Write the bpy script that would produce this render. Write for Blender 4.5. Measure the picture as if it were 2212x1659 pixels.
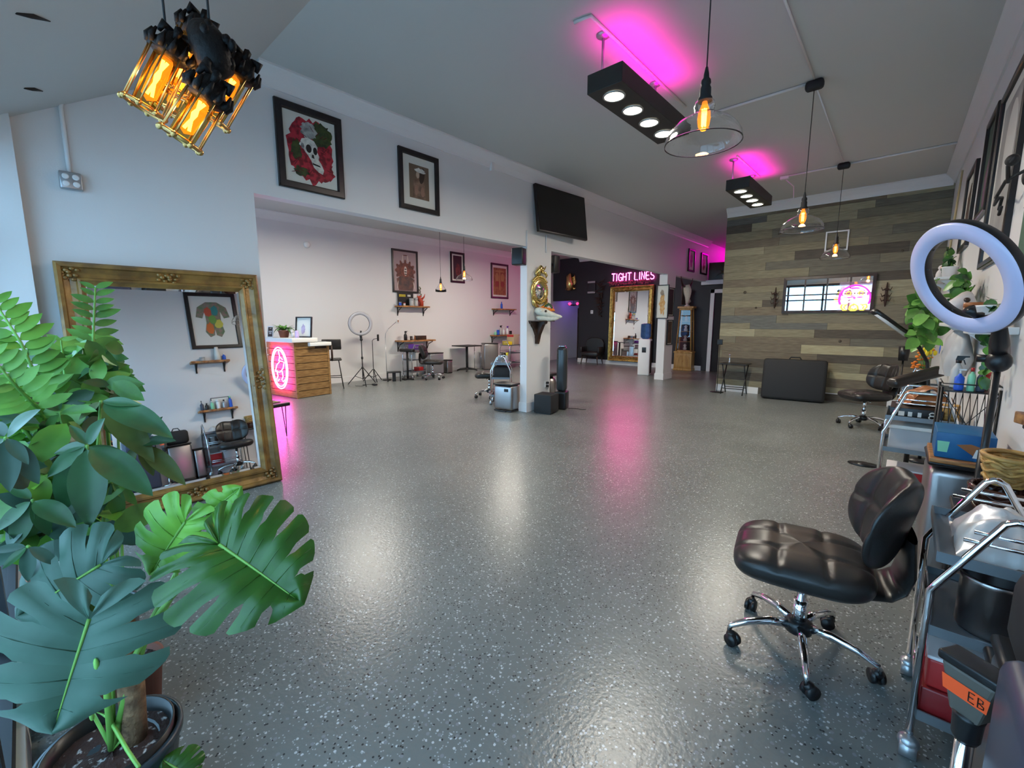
import bpy, bmesh, math, random
from mathutils import Vector, Matrix, noise
R = math.radians
PI = math.pi
random.seed(7)
S = bpy.context.scene
for o in list(bpy.data.objects):
    bpy.data.objects.remove(o)
C = S.collection

# ------------------------------------------------------------ camera, world, daylight, exposure
PIT, YAW, CAMH, FPX = math.atan(135 / 945.0), R(42.0), 1.45, 945.0
cam = bpy.data.cameras.new('camera')
cam.sensor_fit = 'HORIZONTAL'; cam.sensor_width = 36.0; cam.lens = 36 * FPX / 2212
cam.clip_start = 0.03; cam.clip_end = 100
camo = bpy.data.objects.new('camera', cam); C.objects.link(camo)
camo.location = (0, 0, CAMH); camo.rotation_euler = (PI / 2 - PIT, 0, YAW)
S.camera = camo
w = bpy.data.worlds.new('daylight'); S.world = w; w.use_nodes = True
bg = w.node_tree.nodes['Background']
bg.inputs[0].default_value = (0.36, 0.68, 1.0, 1); bg.inputs[1].default_value = 5.6
S.view_settings.view_transform = 'Standard'; S.view_settings.look = 'None'
S.view_settings.gamma = 1.0; S.view_settings.use_curve_mapping = False
S.view_settings.exposure = -0.14


def area(name, loc, direction, sx, sy, power, color, portal=False, shape='RECTANGLE', parent=None, spread=None):
    l = bpy.data.lights.new(name, 'AREA'); l.shape = shape; l.size = sx; l.size_y = sy
    l.energy = power; l.color = color
    if spread: l.spread = spread
    o = bpy.data.objects.new(name, l); C.objects.link(o)
    o.location = loc; o.rotation_euler = Vector(direction).to_track_quat('-Z', 'Y').to_euler()
    if portal: l.cycles.is_portal = True
    if parent: o.parent = parent
    return o


# the two storefront openings let the sky in: light portals in the panes
area('portal_shop', (-2.0, -0.2, 1.55), (0, 1, 0), 4.6, 2.3, 1, (1, 1, 1), portal=True)
area('portal_annex', (-7.4, -0.2, 1.55), (0, 1, 0), 4.6, 2.3, 1, (1, 1, 1), portal=True)

# ------------------------------------------------------------ materials
MATS = {}


def mat(name, col, rough=0.5, metal=0.0, emit=None, es=0.0, trans=0.0, ior=1.45, coat=0.0, alpha=None,
        vary=0.0, scale=8.0, stretch=(1, 1, 1), bump=0.0, bscale=60.0, col2=None, spec=None, sub=0.0, low=0.35, high=0.65):
    if name in MATS: return MATS[name]
    m = bpy.data.materials.new(name); m.use_nodes = True
    nt = m.node_tree; b = nt.nodes['Principled BSDF']
    b.inputs['Base Color'].default_value = (*col, 1)
    b.inputs['Roughness'].default_value = rough; b.inputs['Metallic'].default_value = metal
    b.inputs['IOR'].default_value = ior; b.inputs['Coat Weight'].default_value = coat
    b.inputs['Transmission Weight'].default_value = trans
    if spec is not None: b.inputs['Specular IOR Level'].default_value = spec
    if sub: b.inputs['Subsurface Weight'].default_value = sub
    if emit:
        b.inputs['Emission Color'].default_value = (*emit, 1); b.inputs['Emission Strength'].default_value = es
    tc = None
    if vary or col2 or bump:
        tc = nt.nodes.new('ShaderNodeTexCoord')
        mp = nt.nodes.new('ShaderNodeMapping'); mp.inputs['Scale'].default_value = stretch
        nt.links.new(tc.outputs['Object'], mp.inputs[0])
    if vary or col2:
        n = nt.nodes.new('ShaderNodeTexNoise'); n.inputs['Scale'].default_value = scale; n.inputs['Detail'].default_value = 5
        nt.links.new(mp.outputs[0], n.inputs['Vector'])
        r = nt.nodes.new('ShaderNodeValToRGB')
        c2 = col2 if col2 else tuple(max(0, c * (1 - vary)) for c in col)
        r.color_ramp.elements[0].position = low; r.color_ramp.elements[1].position = high
        r.color_ramp.elements[0].color = (*c2, 1); r.color_ramp.elements[1].color = (*col, 1)
        nt.links.new(n.outputs[0], r.inputs[0]); nt.links.new(r.outputs[0], b.inputs['Base Color'])
    if bump:
        n2 = nt.nodes.new('ShaderNodeTexNoise'); n2.inputs['Scale'].default_value = bscale; n2.inputs['Detail'].default_value = 3
        nt.links.new(mp.outputs[0], n2.inputs['Vector'])
        bp = nt.nodes.new('ShaderNodeBump'); bp.inputs['Strength'].default_value = bump; bp.inputs['Distance'].default_value = 0.01
        nt.links.new(n2.outputs[0], bp.inputs['Height']); nt.links.new(bp.outputs[0], b.inputs['Normal'])
    MATS[name] = m
    return m


def floor_mat():
    m = bpy.data.materials.new('epoxy_flake_floor'); m.use_nodes = True
    nt = m.node_tree; b = nt.nodes['Principled BSDF']; L = nt.links
    tc = nt.nodes.new('ShaderNodeTexCoord')
    base = (0.088, 0.097, 0.101, 1)
    prev = None
    wn = nt.nodes.new('ShaderNodeTexNoise'); wn.inputs['Scale'].default_value = 1.3; wn.inputs['Detail'].default_value = 3
    L.new(tc.outputs['Object'], wn.inputs['Vector'])
    r0 = nt.nodes.new('ShaderNodeValToRGB')
    r0.color_ramp.elements[0].position = 0.3; r0.color_ramp.elements[0].color = (0.130, 0.142, 0.136, 1)
    r0.color_ramp.elements[1].position = 0.7; r0.color_ramp.elements[1].color = (0.172, 0.186, 0.178, 1)
    L.new(wn.outputs[0], r0.inputs[0]); prev = r0.outputs[0]
    for sc, thr, colr, chan in ((85, 0.945, (0.48, 0.50, 0.51, 1), 0), (150, 0.93, (0.34, 0.36, 0.37, 1), 1), (105, 0.95, (0.02, 0.022, 0.025, 1), 2), (60, 0.95, (0.20, 0.21, 0.22, 1), 0)):
        v = nt.nodes.new('ShaderNodeTexVoronoi'); v.inputs['Scale'].default_value = sc
        v.voronoi_dimensions = '2D'; v.inputs['Randomness'].default_value = 1
        L.new(tc.outputs['Object'], v.inputs['Vector'])
        sp = nt.nodes.new('ShaderNodeSeparateColor'); L.new(v.outputs['Color'], sp.inputs[0])
        gt = nt.nodes.new('ShaderNodeMath'); gt.operation = 'GREATER_THAN'; gt.inputs[1].default_value = thr
        L.new(sp.outputs[chan], gt.inputs[0])
        lt = nt.nodes.new('ShaderNodeMath'); lt.operation = 'LESS_THAN'; lt.inputs[1].default_value = 0.42
        L.new(v.outputs['Distance'], lt.inputs[0])
        mu = nt.nodes.new('ShaderNodeMath'); mu.operation = 'MULTIPLY'
        L.new(gt.outputs[0], mu.inputs[0]); L.new(lt.outputs[0], mu.inputs[1])
        mx = nt.nodes.new('ShaderNodeMix'); mx.data_type = 'RGBA'
        L.new(mu.outputs[0], mx.inputs['Factor']); L.new(prev, mx.inputs['A']); mx.inputs['B'].default_value = colr
        prev = mx.outputs['Result']
    L.new(prev, b.inputs['Base Color'])
    b.inputs['Roughness'].default_value = 0.3
    b.inputs['Specular IOR Level'].default_value = 0.5
    n2 = nt.nodes.new('ShaderNodeTexNoise'); n2.inputs['Scale'].default_value = 55; n2.inputs['Detail'].default_value = 2
    L.new(tc.outputs['Object'], n2.inputs['Vector'])
    bp = nt.nodes.new('ShaderNodeBump'); bp.inputs['Strength'].default_value = 0.22; bp.inputs['Distance'].default_value = 0.006
    L.new(n2.outputs[0], bp.inputs['Height']); L.new(bp.outputs[0], b.inputs['Normal'])
    return m


M = dict(
    floor=floor_mat(),
    wall=mat('white_wall_paint', (0.70, 0.69, 0.68), 0.55, bump=0.05, bscale=90),
    ceil=mat('ceiling_paint', (0.56, 0.56, 0.54), 0.7),
    trim=mat('white_trim_paint', (0.74, 0.73, 0.72), 0.4),
    darkwall=mat('charcoal_wall_paint', (0.018, 0.019, 0.023), 0.55),
    black=mat('black_plastic', (0.012, 0.012, 0.013), 0.35),
    blackmatte=mat('black_matte', (0.016, 0.016, 0.017), 0.7),
    blackwood=mat('black_frame_wood', (0.014, 0.011, 0.012), 0.32, vary=0.4, scale=20),
    leather=mat('black_leather', (0.017, 0.015, 0.014), 0.34, bump=0.06, bscale=260, spec=0.5),
    chrome=mat('chrome', (0.82, 0.83, 0.85), 0.08, 1.0),
    steel=mat('brushed_steel', (0.38, 0.35, 0.34), 0.30, 1.0, bump=0.05, bscale=30, stretch=(12, 12, 0.4)),
    castgrey=mat('grey_metal_tube', (0.42, 0.44, 0.46), 0.35, 0.8), tray=mat('grey_tray_metal', (0.20, 0.22, 0.24), 0.4, 0.6),
    mirror=mat('mirror_silver', (0.86, 0.88, 0.88), 0.012, 1.0),
    glass=mat('clear_glass', (1, 1, 1), 0.0, trans=1.0, ior=1.45),
    amber=mat('amber_glass', (1.0, 0.62, 0.16), 0.03, trans=1.0, ior=1.02),
    paper=mat('white_paper', (0.72, 0.71, 0.66), 0.8),
    cream=mat('cream_mat_board', (0.66, 0.65, 0.58), 0.8),
    white=mat('white_plastic', (0.75, 0.75, 0.74), 0.4),
    whitewood=mat('white_counter', (0.8, 0.79, 0.74), 0.35),
    screen=mat('black_tv_glass', (0.004, 0.004, 0.005), 0.06, spec=0.7),
    gold=mat('antique_gold_leaf', (0.62, 0.42, 0.12), 0.34, 0.9, bump=0.5, bscale=45, col2=(0.28, 0.17, 0.05), scale=14),
    brass=mat('polished_gold', (0.72, 0.55, 0.20), 0.25, 1.0, bump=0.25, bscale=40),
    woodframe=mat('aged_gilt_wood', (0.33, 0.175, 0.042), 0.36, 0.2, bump=0.35, bscale=30, col2=(0.16, 0.08, 0.022), scale=9, stretch=(1, 1, 1), coat=0.3),
    shelfwood=mat('live_edge_wood', (0.50, 0.23, 0.075), 0.4, col2=(0.16, 0.06, 0.02), scale=9, stretch=(1, 8, 4)),
    oak=mat('counter_oak', (0.37, 0.21, 0.075), 0.45, col2=(0.20, 0.10, 0.032), scale=5, stretch=(1.5, 1.5, 14), bump=0.1, bscale=20),
    pine=mat('honey_pine', (0.50, 0.31, 0.10), 0.38, col2=(0.33, 0.18, 0.05), scale=4, stretch=(8, 8, 1)),
    dkwood=mat('dark_brown_wood', (0.055, 0.028, 0.018), 0.38, vary=0.5, scale=10),
    navy=mat('navy_bin_side', (0.04, 0.05, 0.08), 0.4),
    terracotta=mat('terracotta', (0.20, 0.065, 0.04), 0.6, vary=0.3),
    soil=mat('potting_soil', (0.04, 0.018, 0.014), 0.95, col2=(0.55, 0.50, 0.48), scale=45, low=0.30, high=0.42, bump=0.8, bscale=60),
    potgrey=mat('dark_slate_pot', (0.028, 0.042, 0.052), 0.35),
    jute=mat('coir_pole', (0.30, 0.17, 0.085), 0.9, col2=(0.13, 0.07, 0.035), scale=30, bump=0.6, bscale=70),
    bark=mat('green_stem', (0.16, 0.32, 0.06), 0.45),
    tan=mat('tan_stick', (0.42, 0.32, 0.17), 0.7),
    red=mat('red_plastic', (0.42, 0.02, 0.02), 0.35),
    redlid=mat('biohazard_white', (0.7, 0.66, 0.66), 0.4),
    orange=mat('orange_tape', (0.95, 0.10, 0.02), 0.5),
    orangec=mat('orange_cloth', (0.8, 0.22, 0.02), 0.6),
    yellow=mat('yellow_plastic', (0.85, 0.66, 0.02), 0.45),
    blue=mat('blue_plastic', (0.02, 0.10, 0.55), 0.35),
    bluebox=mat('blue_printed_card', (0.005, 0.075, 0.22), 0.4, col2=(0.01, 0.13, 0.30), scale=6),
    green=mat('green_card', (0.01, 0.10, 0.05), 0.5),
    mint=mat('mint_plastic', (0.25, 0.62, 0.38), 0.4),
    purple=mat('purple_plastic', (0.16, 0.05, 0.35), 0.4),
    caramel=mat('caramel_leather', (0.30, 0.105, 0.03), 0.4, bump=0.2),
    bone=mat('bone', (0.74, 0.70, 0.56), 0.6, vary=0.15, scale=30),
    plaster=mat('white_plaster', (0.62, 0.58, 0.56), 0.6),
    water=mat('blue_water_jug', (0.10, 0.22, 0.5), 0.08, trans=0.7, ior=1.2),
    wicker=mat('golden_wicker', (0.62, 0.36, 0.10), 0.45, col2=(0.22, 0.11, 0.03), scale=10, stretch=(1, 1, 6), bump=0.5, bscale=40),
    redwick=mat('lacquered_basket', (0.085, 0.032, 0.022), 0.15, vary=0.4, bump=0.9, bscale=25),
    clear=mat('clear_plastic_bin', (0.85, 0.87, 0.90), 0.25, trans=0.6, ior=1.1),
    filmy=mat('frosted_film', (0.58, 0.58, 0.57), 0.35, trans=0.25),
    litgrey=mat('grey_ring_diffuser', (.40, .39, .42), .4),
    lit=mat('ring_diffuser', (0.60, 0.62, 0.86), 0.35, coat=0.3),
)
NEON = lambda name, c, s: mat(name, (0.02, 0.02, 0.02), 0.4, emit=c, es=s)
M['led'] = NEON('led_disc', (1.0, 0.93, 0.70), 30.0)
M['filament'] = NEON('warm_filament', (1.0, 0.50, 0.13), 60.0)
M['filament2'] = NEON('bright_filament', (1.0, 0.66, 0.18), 30.0)
M['bulbglow'] = mat('amber_bulb_glass', (1.0, 0.36, 0.06), 0.1, emit=(1.0, 0.30, 0.03), es=0.8, trans=0.9, ior=1.02)
M['pinkstrip'] = NEON('magenta_led_strip', (1.0, 0.0, 0.50), 8.0)
M['pinktube'] = NEON('hot_pink_neon', (1.0, 0.10, 0.48), 12.0)
M['pinkhalo'] = NEON('pink_neon_tube', (1.0, 0.30, 0.85), 6.0)
M['magtube'] = NEON('magenta_neon', (1.0, 0.02, 0.65), 3.2)
M['whitetube'] = NEON('white_neon', (0.75, 1.0, 0.92), 2.6)
M['yeltube'] = NEON('yellow_neon', (0.95, 0.85, 0.10), 1.8)
M['ortube'] = NEON('orange_neon', (1.0, 0.35, 0.05), 2.0)
M['redled'] = NEON('red_led', (1.0, 0.02, 0.10), 6.0)
GREENS = dict(
    mon=mat('monstera_green', (0.030, 0.098, 0.011), 0.30, col2=(0.016, 0.060, 0.006), scale=7, spec=0.45),
    monblue=mat('monstera_window_sheen', (0.066, 0.140, 0.098), 0.45, col2=(0.042, 0.095, 0.062), scale=5, spec=0.5),  # bluish window sheen of the lit leaves is put into this colour
    lime=mat('young_leaf_lime', (0.19, 0.42, 0.045), 0.38, col2=(0.09, 0.26, 0.03), scale=6),
    dark=mat('dark_leaf', (0.040, 0.125, 0.042), 0.36, vary=0.45, scale=7, spec=0.5),
    mid=mat('mid_leaf', (0.11, 0.30, 0.05), 0.40, vary=0.5, scale=8),
    bright=mat('bright_leaf', (0.22, 0.50, 0.09), 0.42, vary=0.4, scale=8),
    olive=mat('olive_leaf', (0.12, 0.17, 0.04), 0.4, vary=0.4, scale=7),
    yel=mat('yellowing_leaf', (0.42, 0.42, 0.03), 0.5, vary=0.3),
    vein=mat('leaf_vein', (0.16, 0.34, 0.06), 0.45),
)


# ------------------------------------------------------------ mesh helpers
class MB:
    def __init__(s):
        s.v, s.f, s.m, s.sm = [], [], [], []

    def add(s, vs, fs, mi=0, smooth=False):
        n = len(s.v); s.v += [tuple(v) for v in vs]
        for f in fs:
            s.f.append([n + i for i in f]); s.m.append(mi); s.sm.append(smooth)
        return s

    def box(s, x0, x1, y0, y1, z0, z1, mi=0, top=None):
        a, b = (top if top else (0, 0))
        vs = [(x0, y0, z0), (x1, y0, z0), (x1, y1, z0), (x0, y1, z0), (x0 + a, y0 + b, z1), (x1 - a, y0 + b, z1), (x1 - a, y1 - b, z1), (x0 + a, y1 - b, z1)]
        return s.add(vs, [(3, 2, 1, 0), (4, 5, 6, 7), (0, 1, 5, 4), (1, 2, 6, 5), (2, 3, 7, 6), (3, 0, 4, 7)], mi)

    def rbox(s, x0, x1, y0, y1, z0, z1, r=0.02, mi=0, n=3, smooth=True):
        """box with rounded vertical and horizontal edges"""
        rings = []
        r = min(r, (x1 - x0) / 2.01, (y1 - y0) / 2.01, (z1 - z0) / 2.01)
        prof = [(r * (1 - math.sin(a)), r * (1 - math.cos(a))) for a in [i * PI / 2 / n for i in range(n + 1)]]
        lv = [(i, z0 + d) for (i, d) in prof] + [(i, z1 - d) for (i, d) in reversed(prof)]
        vs = []
        for ins, z in lv:
            ring = []
            for cx, cy, a0 in ((x1 - r, y1 - r, 0), (x0 + r, y1 - r, 90), (x0 + r, y0 + r, 180), (x1 - r, y0 + r, 270)):
                for k in range(n + 1):
                    a = R(a0 + 90 * k / n); q = r - ins
                    ring.append((cx + q * math.cos(a), cy + q * math.sin(a), z))
            rings.append(ring); vs += ring
        k = len(rings[0]); fs = []
        for j in range(len(rings) - 1):
            for i in range(k):
                fs.append((j * k + i, j * k + (i + 1) % k, (j + 1) * k + (i + 1) % k, (j + 1) * k + i))
        fs.append(tuple(reversed(range(k)))); fs.append(tuple(range((len(rings) - 1) * k, len(rings) * k)))
        return s.add(vs, fs, mi, smooth)

    def tube(s, pts, r, n=8, mi=0, closed=False, smooth=True, flat=1.0):
        pts = [Vector(p) for p in pts]; N = len(pts)
        rs = r if isinstance(r, (list, tuple)) else [r] * N
        vs, up = [], None
        for i, p in enumerate(pts):
            a = pts[(i - 1) % N] if (closed or i > 0) else p
            b = pts[(i + 1) % N] if (closed or i < N - 1) else p
            t = (b - a)
            if t.length < 1e-9: t = Vector((0, 0, 1))
            t.normalize()
            if up is None:
                up = Vector((0, 0, 1)) if abs(t.z) < 0.9 else Vector((1, 0, 0))
            u = (up - t * up.dot(t))
            if u.length < 1e-6: u = t.orthogonal()
            u.normalize(); w_ = t.cross(u); up = u
            for k in range(n):
                q = 2 * PI * k / n
                vs.append(p + (u * math.cos(q) * flat + w_ * math.sin(q)) * rs[i])
        fs = []
        for i in range(N if closed else N - 1):
            j = (i + 1) % N
            for k in range(n):
                fs.append((i * n + k, i * n + (k + 1) % n, j * n + (k + 1) % n, j * n + k))
        if not closed:
            fs.append(tuple(reversed(range(n)))); fs.append(tuple(range((N - 1) * n, N * n)))
        return s.add(vs, fs, mi, smooth)

    def cyl(s, p0, p1, r0, r1=None, n=16, mi=0, smooth=True):
        return s.tube([p0, p1], [r0, r0 if r1 is None else r1], n, mi, smooth=smooth)

    def lathe(s, prof, c=(0, 0, 0), n=24, mi=0, sx=1, sy=1, axis=None, smooth=True, cap=True):
        """prof: [(radius, height)] around z through c"""
        vs = []; Q = Matrix.Identity(3) if axis is None else Vector((0, 0, 1)).rotation_difference(Vector(axis)).to_matrix()
        c = Vector(c)
        for r, z in prof:
            for k in range(n):
                a = 2 * PI * k / n
                vs.append(c + Q @ Vector((r * sx * math.cos(a), r * sy * math.sin(a), z)))
        fs = []
        for i in range(len(prof) - 1):
            for k in range(n):
                fs.append((i * n + k, i * n + (k + 1) % n, (i + 1) * n + (k + 1) % n, (i + 1) * n + k))
        if cap:
            if prof[0][0] > 1e-6: fs.append(tuple(reversed(range(n))))
            if prof[-1][0] > 1e-6: fs.append(tuple(range((len(prof) - 1) * n, len(prof) * n)))
        return s.add(vs, fs, mi, smooth)

    def ball(s, c, rx, ry=None, rz=None, n=14, mi=0, axis=None):
        ry = rx if ry is None else ry; rz = rx if rz is None else rz
        prof = [(max(1e-5, math.sin(PI * i / (n // 2 + 2))), -math.cos(PI * i / (n // 2 + 2)) * rz) for i in range(n // 2 + 3)]
        return s.lathe(prof, c, n, mi, rx, ry, axis, cap=False)

    def prism(s, poly, y0, y1, mi=0, plane='xz', smooth=False):
        """extrude a 2D outline; plane xz -> thickness along y, xy -> along z, yz -> along x"""
        def P(a, b, t):
            return {'xz': (a, t, b), 'xy': (a, b, t), 'yz': (t, a, b)}[plane]
        n = len(poly); vs = [P(a, b, y0) for a, b in poly] + [P(a, b, y1) for a, b in poly]
        fs = [tuple(range(n)), tuple(reversed(range(n, 2 * n)))]
        for i in range(n): fs.append((i, n + i, n + (i + 1) % n, (i + 1) % n))
        return s.add(vs, fs, mi, smooth)

    def grid(s, fn, nu, nv, mi=0, smooth=True, flip=False):
        vs = [fn(i / nu, j / nv) for j in range(nv + 1) for i in range(nu + 1)]
        fs = []
        for j in range(nv):
            for i in range(nu):
                a = j * (nu + 1) + i; q = (a, a + 1, a + nu + 2, a + nu + 1)
                fs.append(tuple(reversed(q)) if flip else q)
        return s.add(vs, fs, mi, smooth)

    def frame(s, wd, ht, prof, mi=0, y=0.0, cz=0.0):
        """mitred rectangular moulding facing -Y. prof [(inset, height toward viewer)]"""
        vs = []
        for ins, h in prof:
            x, z = wd / 2 - ins, ht / 2 - ins
            vs += [(-x, y - h, cz - z), (x, y - h, cz - z), (x, y - h, cz + z), (-x, y - h, cz + z)]
        fs = []
        for i in range(len(prof) - 1):
            for k in range(4):
                fs.append((i * 4 + k, i * 4 + (k + 1) % 4, (i + 1) * 4 + (k + 1) % 4, (i + 1) * 4 + k))
        return s.add(vs, fs, mi)

    def xform(s, mtx, start=0):
        s.v[start:] = [tuple(mtx @ Vector(v)) for v in s.v[start:]]
        return s

    def build(s, name, mats, parent=None, bevel=0.0, label=None, kind=None, subd=0):
        me = bpy.data.meshes.new(name); me.from_pydata(s.v, [], s.f)
        mats = mats if isinstance(mats, (list, tuple)) else [mats]
        for mm in mats: me.materials.append(mm)
        for p, mi, sm in zip(me.polygons, s.m, s.sm): p.material_index = mi; p.use_smooth = sm
        bm = bmesh.new(); bm.from_mesh(me); bmesh.ops.recalc_face_normals(bm, faces=bm.faces); bm.to_mesh(me); bm.free()
        me.update()
        o = bpy.data.objects.new(name, me); C.objects.link(o)
        if parent: o.parent = parent
        if bevel:
            b = o.modifiers.new('bevel', 'BEVEL'); b.width = bevel; b.segments = 2; b.limit_method = 'ANGLE'
        if subd:
            q = o.modifiers.new('sub', 'SUBSURF'); q.levels = subd; q.render_levels = subd
        if label: o['label'] = label
        if kind: o['kind'] = kind
        return o


def thing(name, label, cat, loc=(0, 0, 0), rz=0.0, group=None, rx=0.0, ry=0.0):
    o = bpy.data.objects.new(name, None); C.objects.link(o); o.empty_display_size = 0.1
    o.location = loc; o.rotation_euler = (rx, ry, rz); o['label'] = label; o['category'] = cat
    if group: o['group'] = group
    return o


def tag(o, label, cat, group=None, loc=None, rz=None):
    o['label'] = label; o['category'] = cat
    if group: o['group'] = group
    if loc is not None: o.location = loc
    if rz is not None: o.rotation_euler = (0, 0, rz)
    return o


def struct(name, mb, m, **k):
    o = mb.build(name, m, **k); o['kind'] = 'structure'
    return o


def dup(src, loc, rz, label, group=None, scale=None):
    def cp(o, par):
        c = o.copy(); C.objects.link(c)
        if par: c.parent = par
        for ch in o.children: cp(ch, c)
        return c
    c = cp(src, None)
    c.location = loc; c.rotation_euler = (0, 0, rz); c['label'] = label
    if group: c['group'] = group
    elif 'group' in c: del c['group']
    if scale: c.scale = (scale, scale, scale)
    return c


def arc(cx, cy, r, a0, a1, n, rx=None):
    return [(cx + (rx or r) * math.cos(R(a0 + (a1 - a0) * i / n)), cy + r * math.sin(R(a0 + (a1 - a0) * i / n))) for i in range(n + 1)]


# lines of sight measured on the photograph, used to read off real positions
_f = Vector((-math.sin(YAW) * math.cos(PIT), math.cos(YAW) * math.cos(PIT), -math.sin(PIT)))
_r = Vector((math.cos(YAW), math.sin(YAW), 0)); _u = _r.cross(_f)


def sight(px, py, d):
    """point seen at photo position px,py at d metres in front of the lens"""
    return Vector((0, 0, CAMH)) + (_f + _r * ((px - 1106) / FPX) - _u * ((py - 829.5) / FPX)) * d
# ------------------------------------------------------------ the room
XL, XA, XR0 = -4.474, -10.0, 0.498
YW, YB, ZC, ZB, YF = 9.82, 13.4, 3.69, 2.59, -0.13


def xr(y): return XR0 - 0.0181 * y


struct('floor', MB().box(-10.3, 1.0, -0.4, 16.0, -0.1, 0.0), M['floor'])
mb = MB()
mb.box(-10.3, 1.0, 1.6, 16.0, ZC, ZC + 0.1)
mb.add([(XL, YF - .2, 2.51), (1.0, YF - .2, 2.51), (1.0, 1.6, ZC), (XL, 1.6, ZC), (XL, YF - .2, 2.8), (1.0, YF - .2, 2.8), (1.0, 1.6, ZC + .1), (XL, 1.6, ZC + .1)],
       [(0, 1, 2, 3), (4, 7, 6, 5), (0, 4, 5, 1), (3, 2, 6, 7), (0, 3, 7, 4), (1, 5, 6, 2)])
mb.box(-10.3, XL - .12, -0.4, 1.6, ZC, ZC + 0.1)
struct('ceiling', mb, M['ceil'])
# left wall: solid part by the window, header beam, the two posts
mb = MB()
T = 0.135
mb.box(XL - T, XL, YF - 0.2, 1.514, 0, ZC)
mb.box(XL - T, XL, 1.514, 15.2, ZB, ZC)
struct('wall_left', mb, M['wall'])
struct('wall_post', MB().box(XL - T, XL, 5.316, 5.93, 0, ZB), M['wall'])
struct('wall_post', MB().box(XL - 0.20, XL, 10.62, 11.12, 0, ZB), M['wall'])
# crown mouldings
def crown_y(x, sgn, y0, y1, z=ZC):
    p = [(0, 0), (0, -.165), (.018, -.165), (.024, -.14), (.05, -.095), (.085, -.055), (.105, -.03), (.12, -.018), (.12, 0)]
    b = MB(); b.prism([(x + sgn * a, z + c) for a, c in p], y0, y1, plane='xz'); return b
def crown_x(y, sgn, x0, x1, z=ZC):
    p = [(0, 0), (0, -.165), (.018, -.165), (.024, -.14), (.05, -.095), (.085, -.055), (.105, -.03), (.12, -.018), (.12, 0)]
    b = MB(); b.prism([(y + sgn * a, z + c) for a, c in p], x0, x1, plane='yz'); return b
struct('trim_1', crown_y(XL, 1, 1.6, 13.3), M['trim'])
struct('trim_2', crown_y(XA, 1, -0.2, 13.4), M['trim'])
struct('trim_3', crown_x(YW, -1, -2.95, xr(YW) - .02), M['trim'])
t4 = crown_y(0, -1, 1.62, YW - .13); t4.xform(Matrix(((1, -0.0181, 0, XR0), (0, 1, 0, 0), (0, 0, 1, 0), (0, 0, 0, 1)))); struct('trim_4', t4, M['wall'])
struct('trim_5', crown_x(YB, -1, -8.85, XL - T), M['trim'])
struct('trim_6', MB().box(XL + .01, XL + .055, 6.70 - 2.2, 6.75 - 2.2, ZC - .20, ZC - .02), M['trim'])
# baseboards
def base(name, x0, x1, y0, y1, h=.13): struct(name, MB().box(x0, x1, y0, y1, 0, h - .02).box(x0 + .004, x1 - .004, y0 + .004, y1 - .004, h - .02, h), M['trim'])
base('baseboard_left', XL, XL + .015, YF, 1.514)
base('baseboard_annex', XA, XA + .018, 0, 13.4, .14)
base('baseboard_wood', -2.95, xr(YW), YW - .018, YW, .15)
base('baseboard_back', -8.85, -4.50, YB - .018, YB, .14)
base('baseboard_post', XL - T - .018, XL + .018, 5.316 - .018, 5.93 + .018, .15)
base('baseboard_column', XL - .218, XL + .018, 10.60, 11.14, .16)
# right wall, a hair out of square with the room
a0, a1 = xr(-.4), xr(10.0)
struct('wall_right', MB().add([(a0, -.4, 0), (a1, 10, 0), (a1 + .15, 10, 0), (a0 + .15, -.4, 0), (a0, -.4, ZC), (a1, 10, ZC), (a1 + .15, 10, ZC), (a0 + .15, -.4, ZC)],
       [(0, 1, 2, 3), (4, 7, 6, 5), (0, 4, 5, 1), (1, 5, 6, 2), (2, 6, 7, 3), (3, 7, 4, 0)]), M['wall'])
b_ = MB().box(-.016, 0, -.1, YW - .03, 0, .14); b_.xform(Matrix(((1, -0.0181, 0, XR0), (0, 1, 0, 0), (0, 0, 1, 0), (0, 0, 0, 1)))); struct('baseboard_right', b_, M['trim'])
struct('wall_annex', MB().box(XA - .15, XA, -.4, 16, 0, ZC), M['wall'])
# far walls
struct('wall_back', MB().box(-8.85, XL - .14, YB, YB + .15, 0, ZC).box(-10, -8.85, YB, YB + .15, 2.2, ZC).box(-8.87, -8.80, YB + .15, 16, 0, 2.5), M['darkwall'])
struct('wall_passage', MB().box(-10.1, -8.8, 15.6, 15.75, 0, 2.6).box(-10, -8.8, YB + .15, 15.6, 2.5, 2.6), mat('passage_violet_glow', (.35, .30, .45), .6))  # violet of the passage light is put into the wall colour
mb = MB(); mb.box(XL - .14, -4.30, YB, YB + .12, 0, 2.50).box(-4.30, -3.30, YB, YB + .12, 2.34, 2.50).box(-3.30, -2.9, YB, YB + .12, 0, 2.5)
struct('wall_loft', mb, M['darkwall'])
struct('wall_light_stop', MB().box(-2.88, -2.75, YW + .45, 15.3, 0, ZC), M['wall'])  # unseen wall added to keep sky light from leaking into the loft
struct('trim_7', MB().box(-4.60, -2.9, YB - .10, YB + .25, 2.50, 2.62), M['trim'])
struct('trim_8', MB().box(-4.34, -4.235, YB - .03, YB, 0, 2.36).box(-4.34, -2.9, YB - .03, YB, 2.26, 2.36), M['trim'])
struct('door_1', MB().box(-4.235, -3.3, YB + .02, YB + .06, 0, 2.26), M['blackmatte'])
struct('wall_far', MB().box(-10.3, 1.0, 15.2, 15.35, 0, ZC + .1), M['wall'])
struct('wall_front', MB().box(XL, XL + .09, YF - .2, .085, 0, 2.77).box(XL - .15, 1.0, YF - .12, YF, 2.60, ZC).box(XL, 1.0, YF - .12, YF, 0, .14)
       .box(-10.3, XL - T, YF - .12, YF, 2.7, ZC + .1).box(-10.3, XL - T, YF - .12, YF, 0, .14).box(-10.3, -9.8, YF - .12, YF, 0, ZC), M['wall'])
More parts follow.
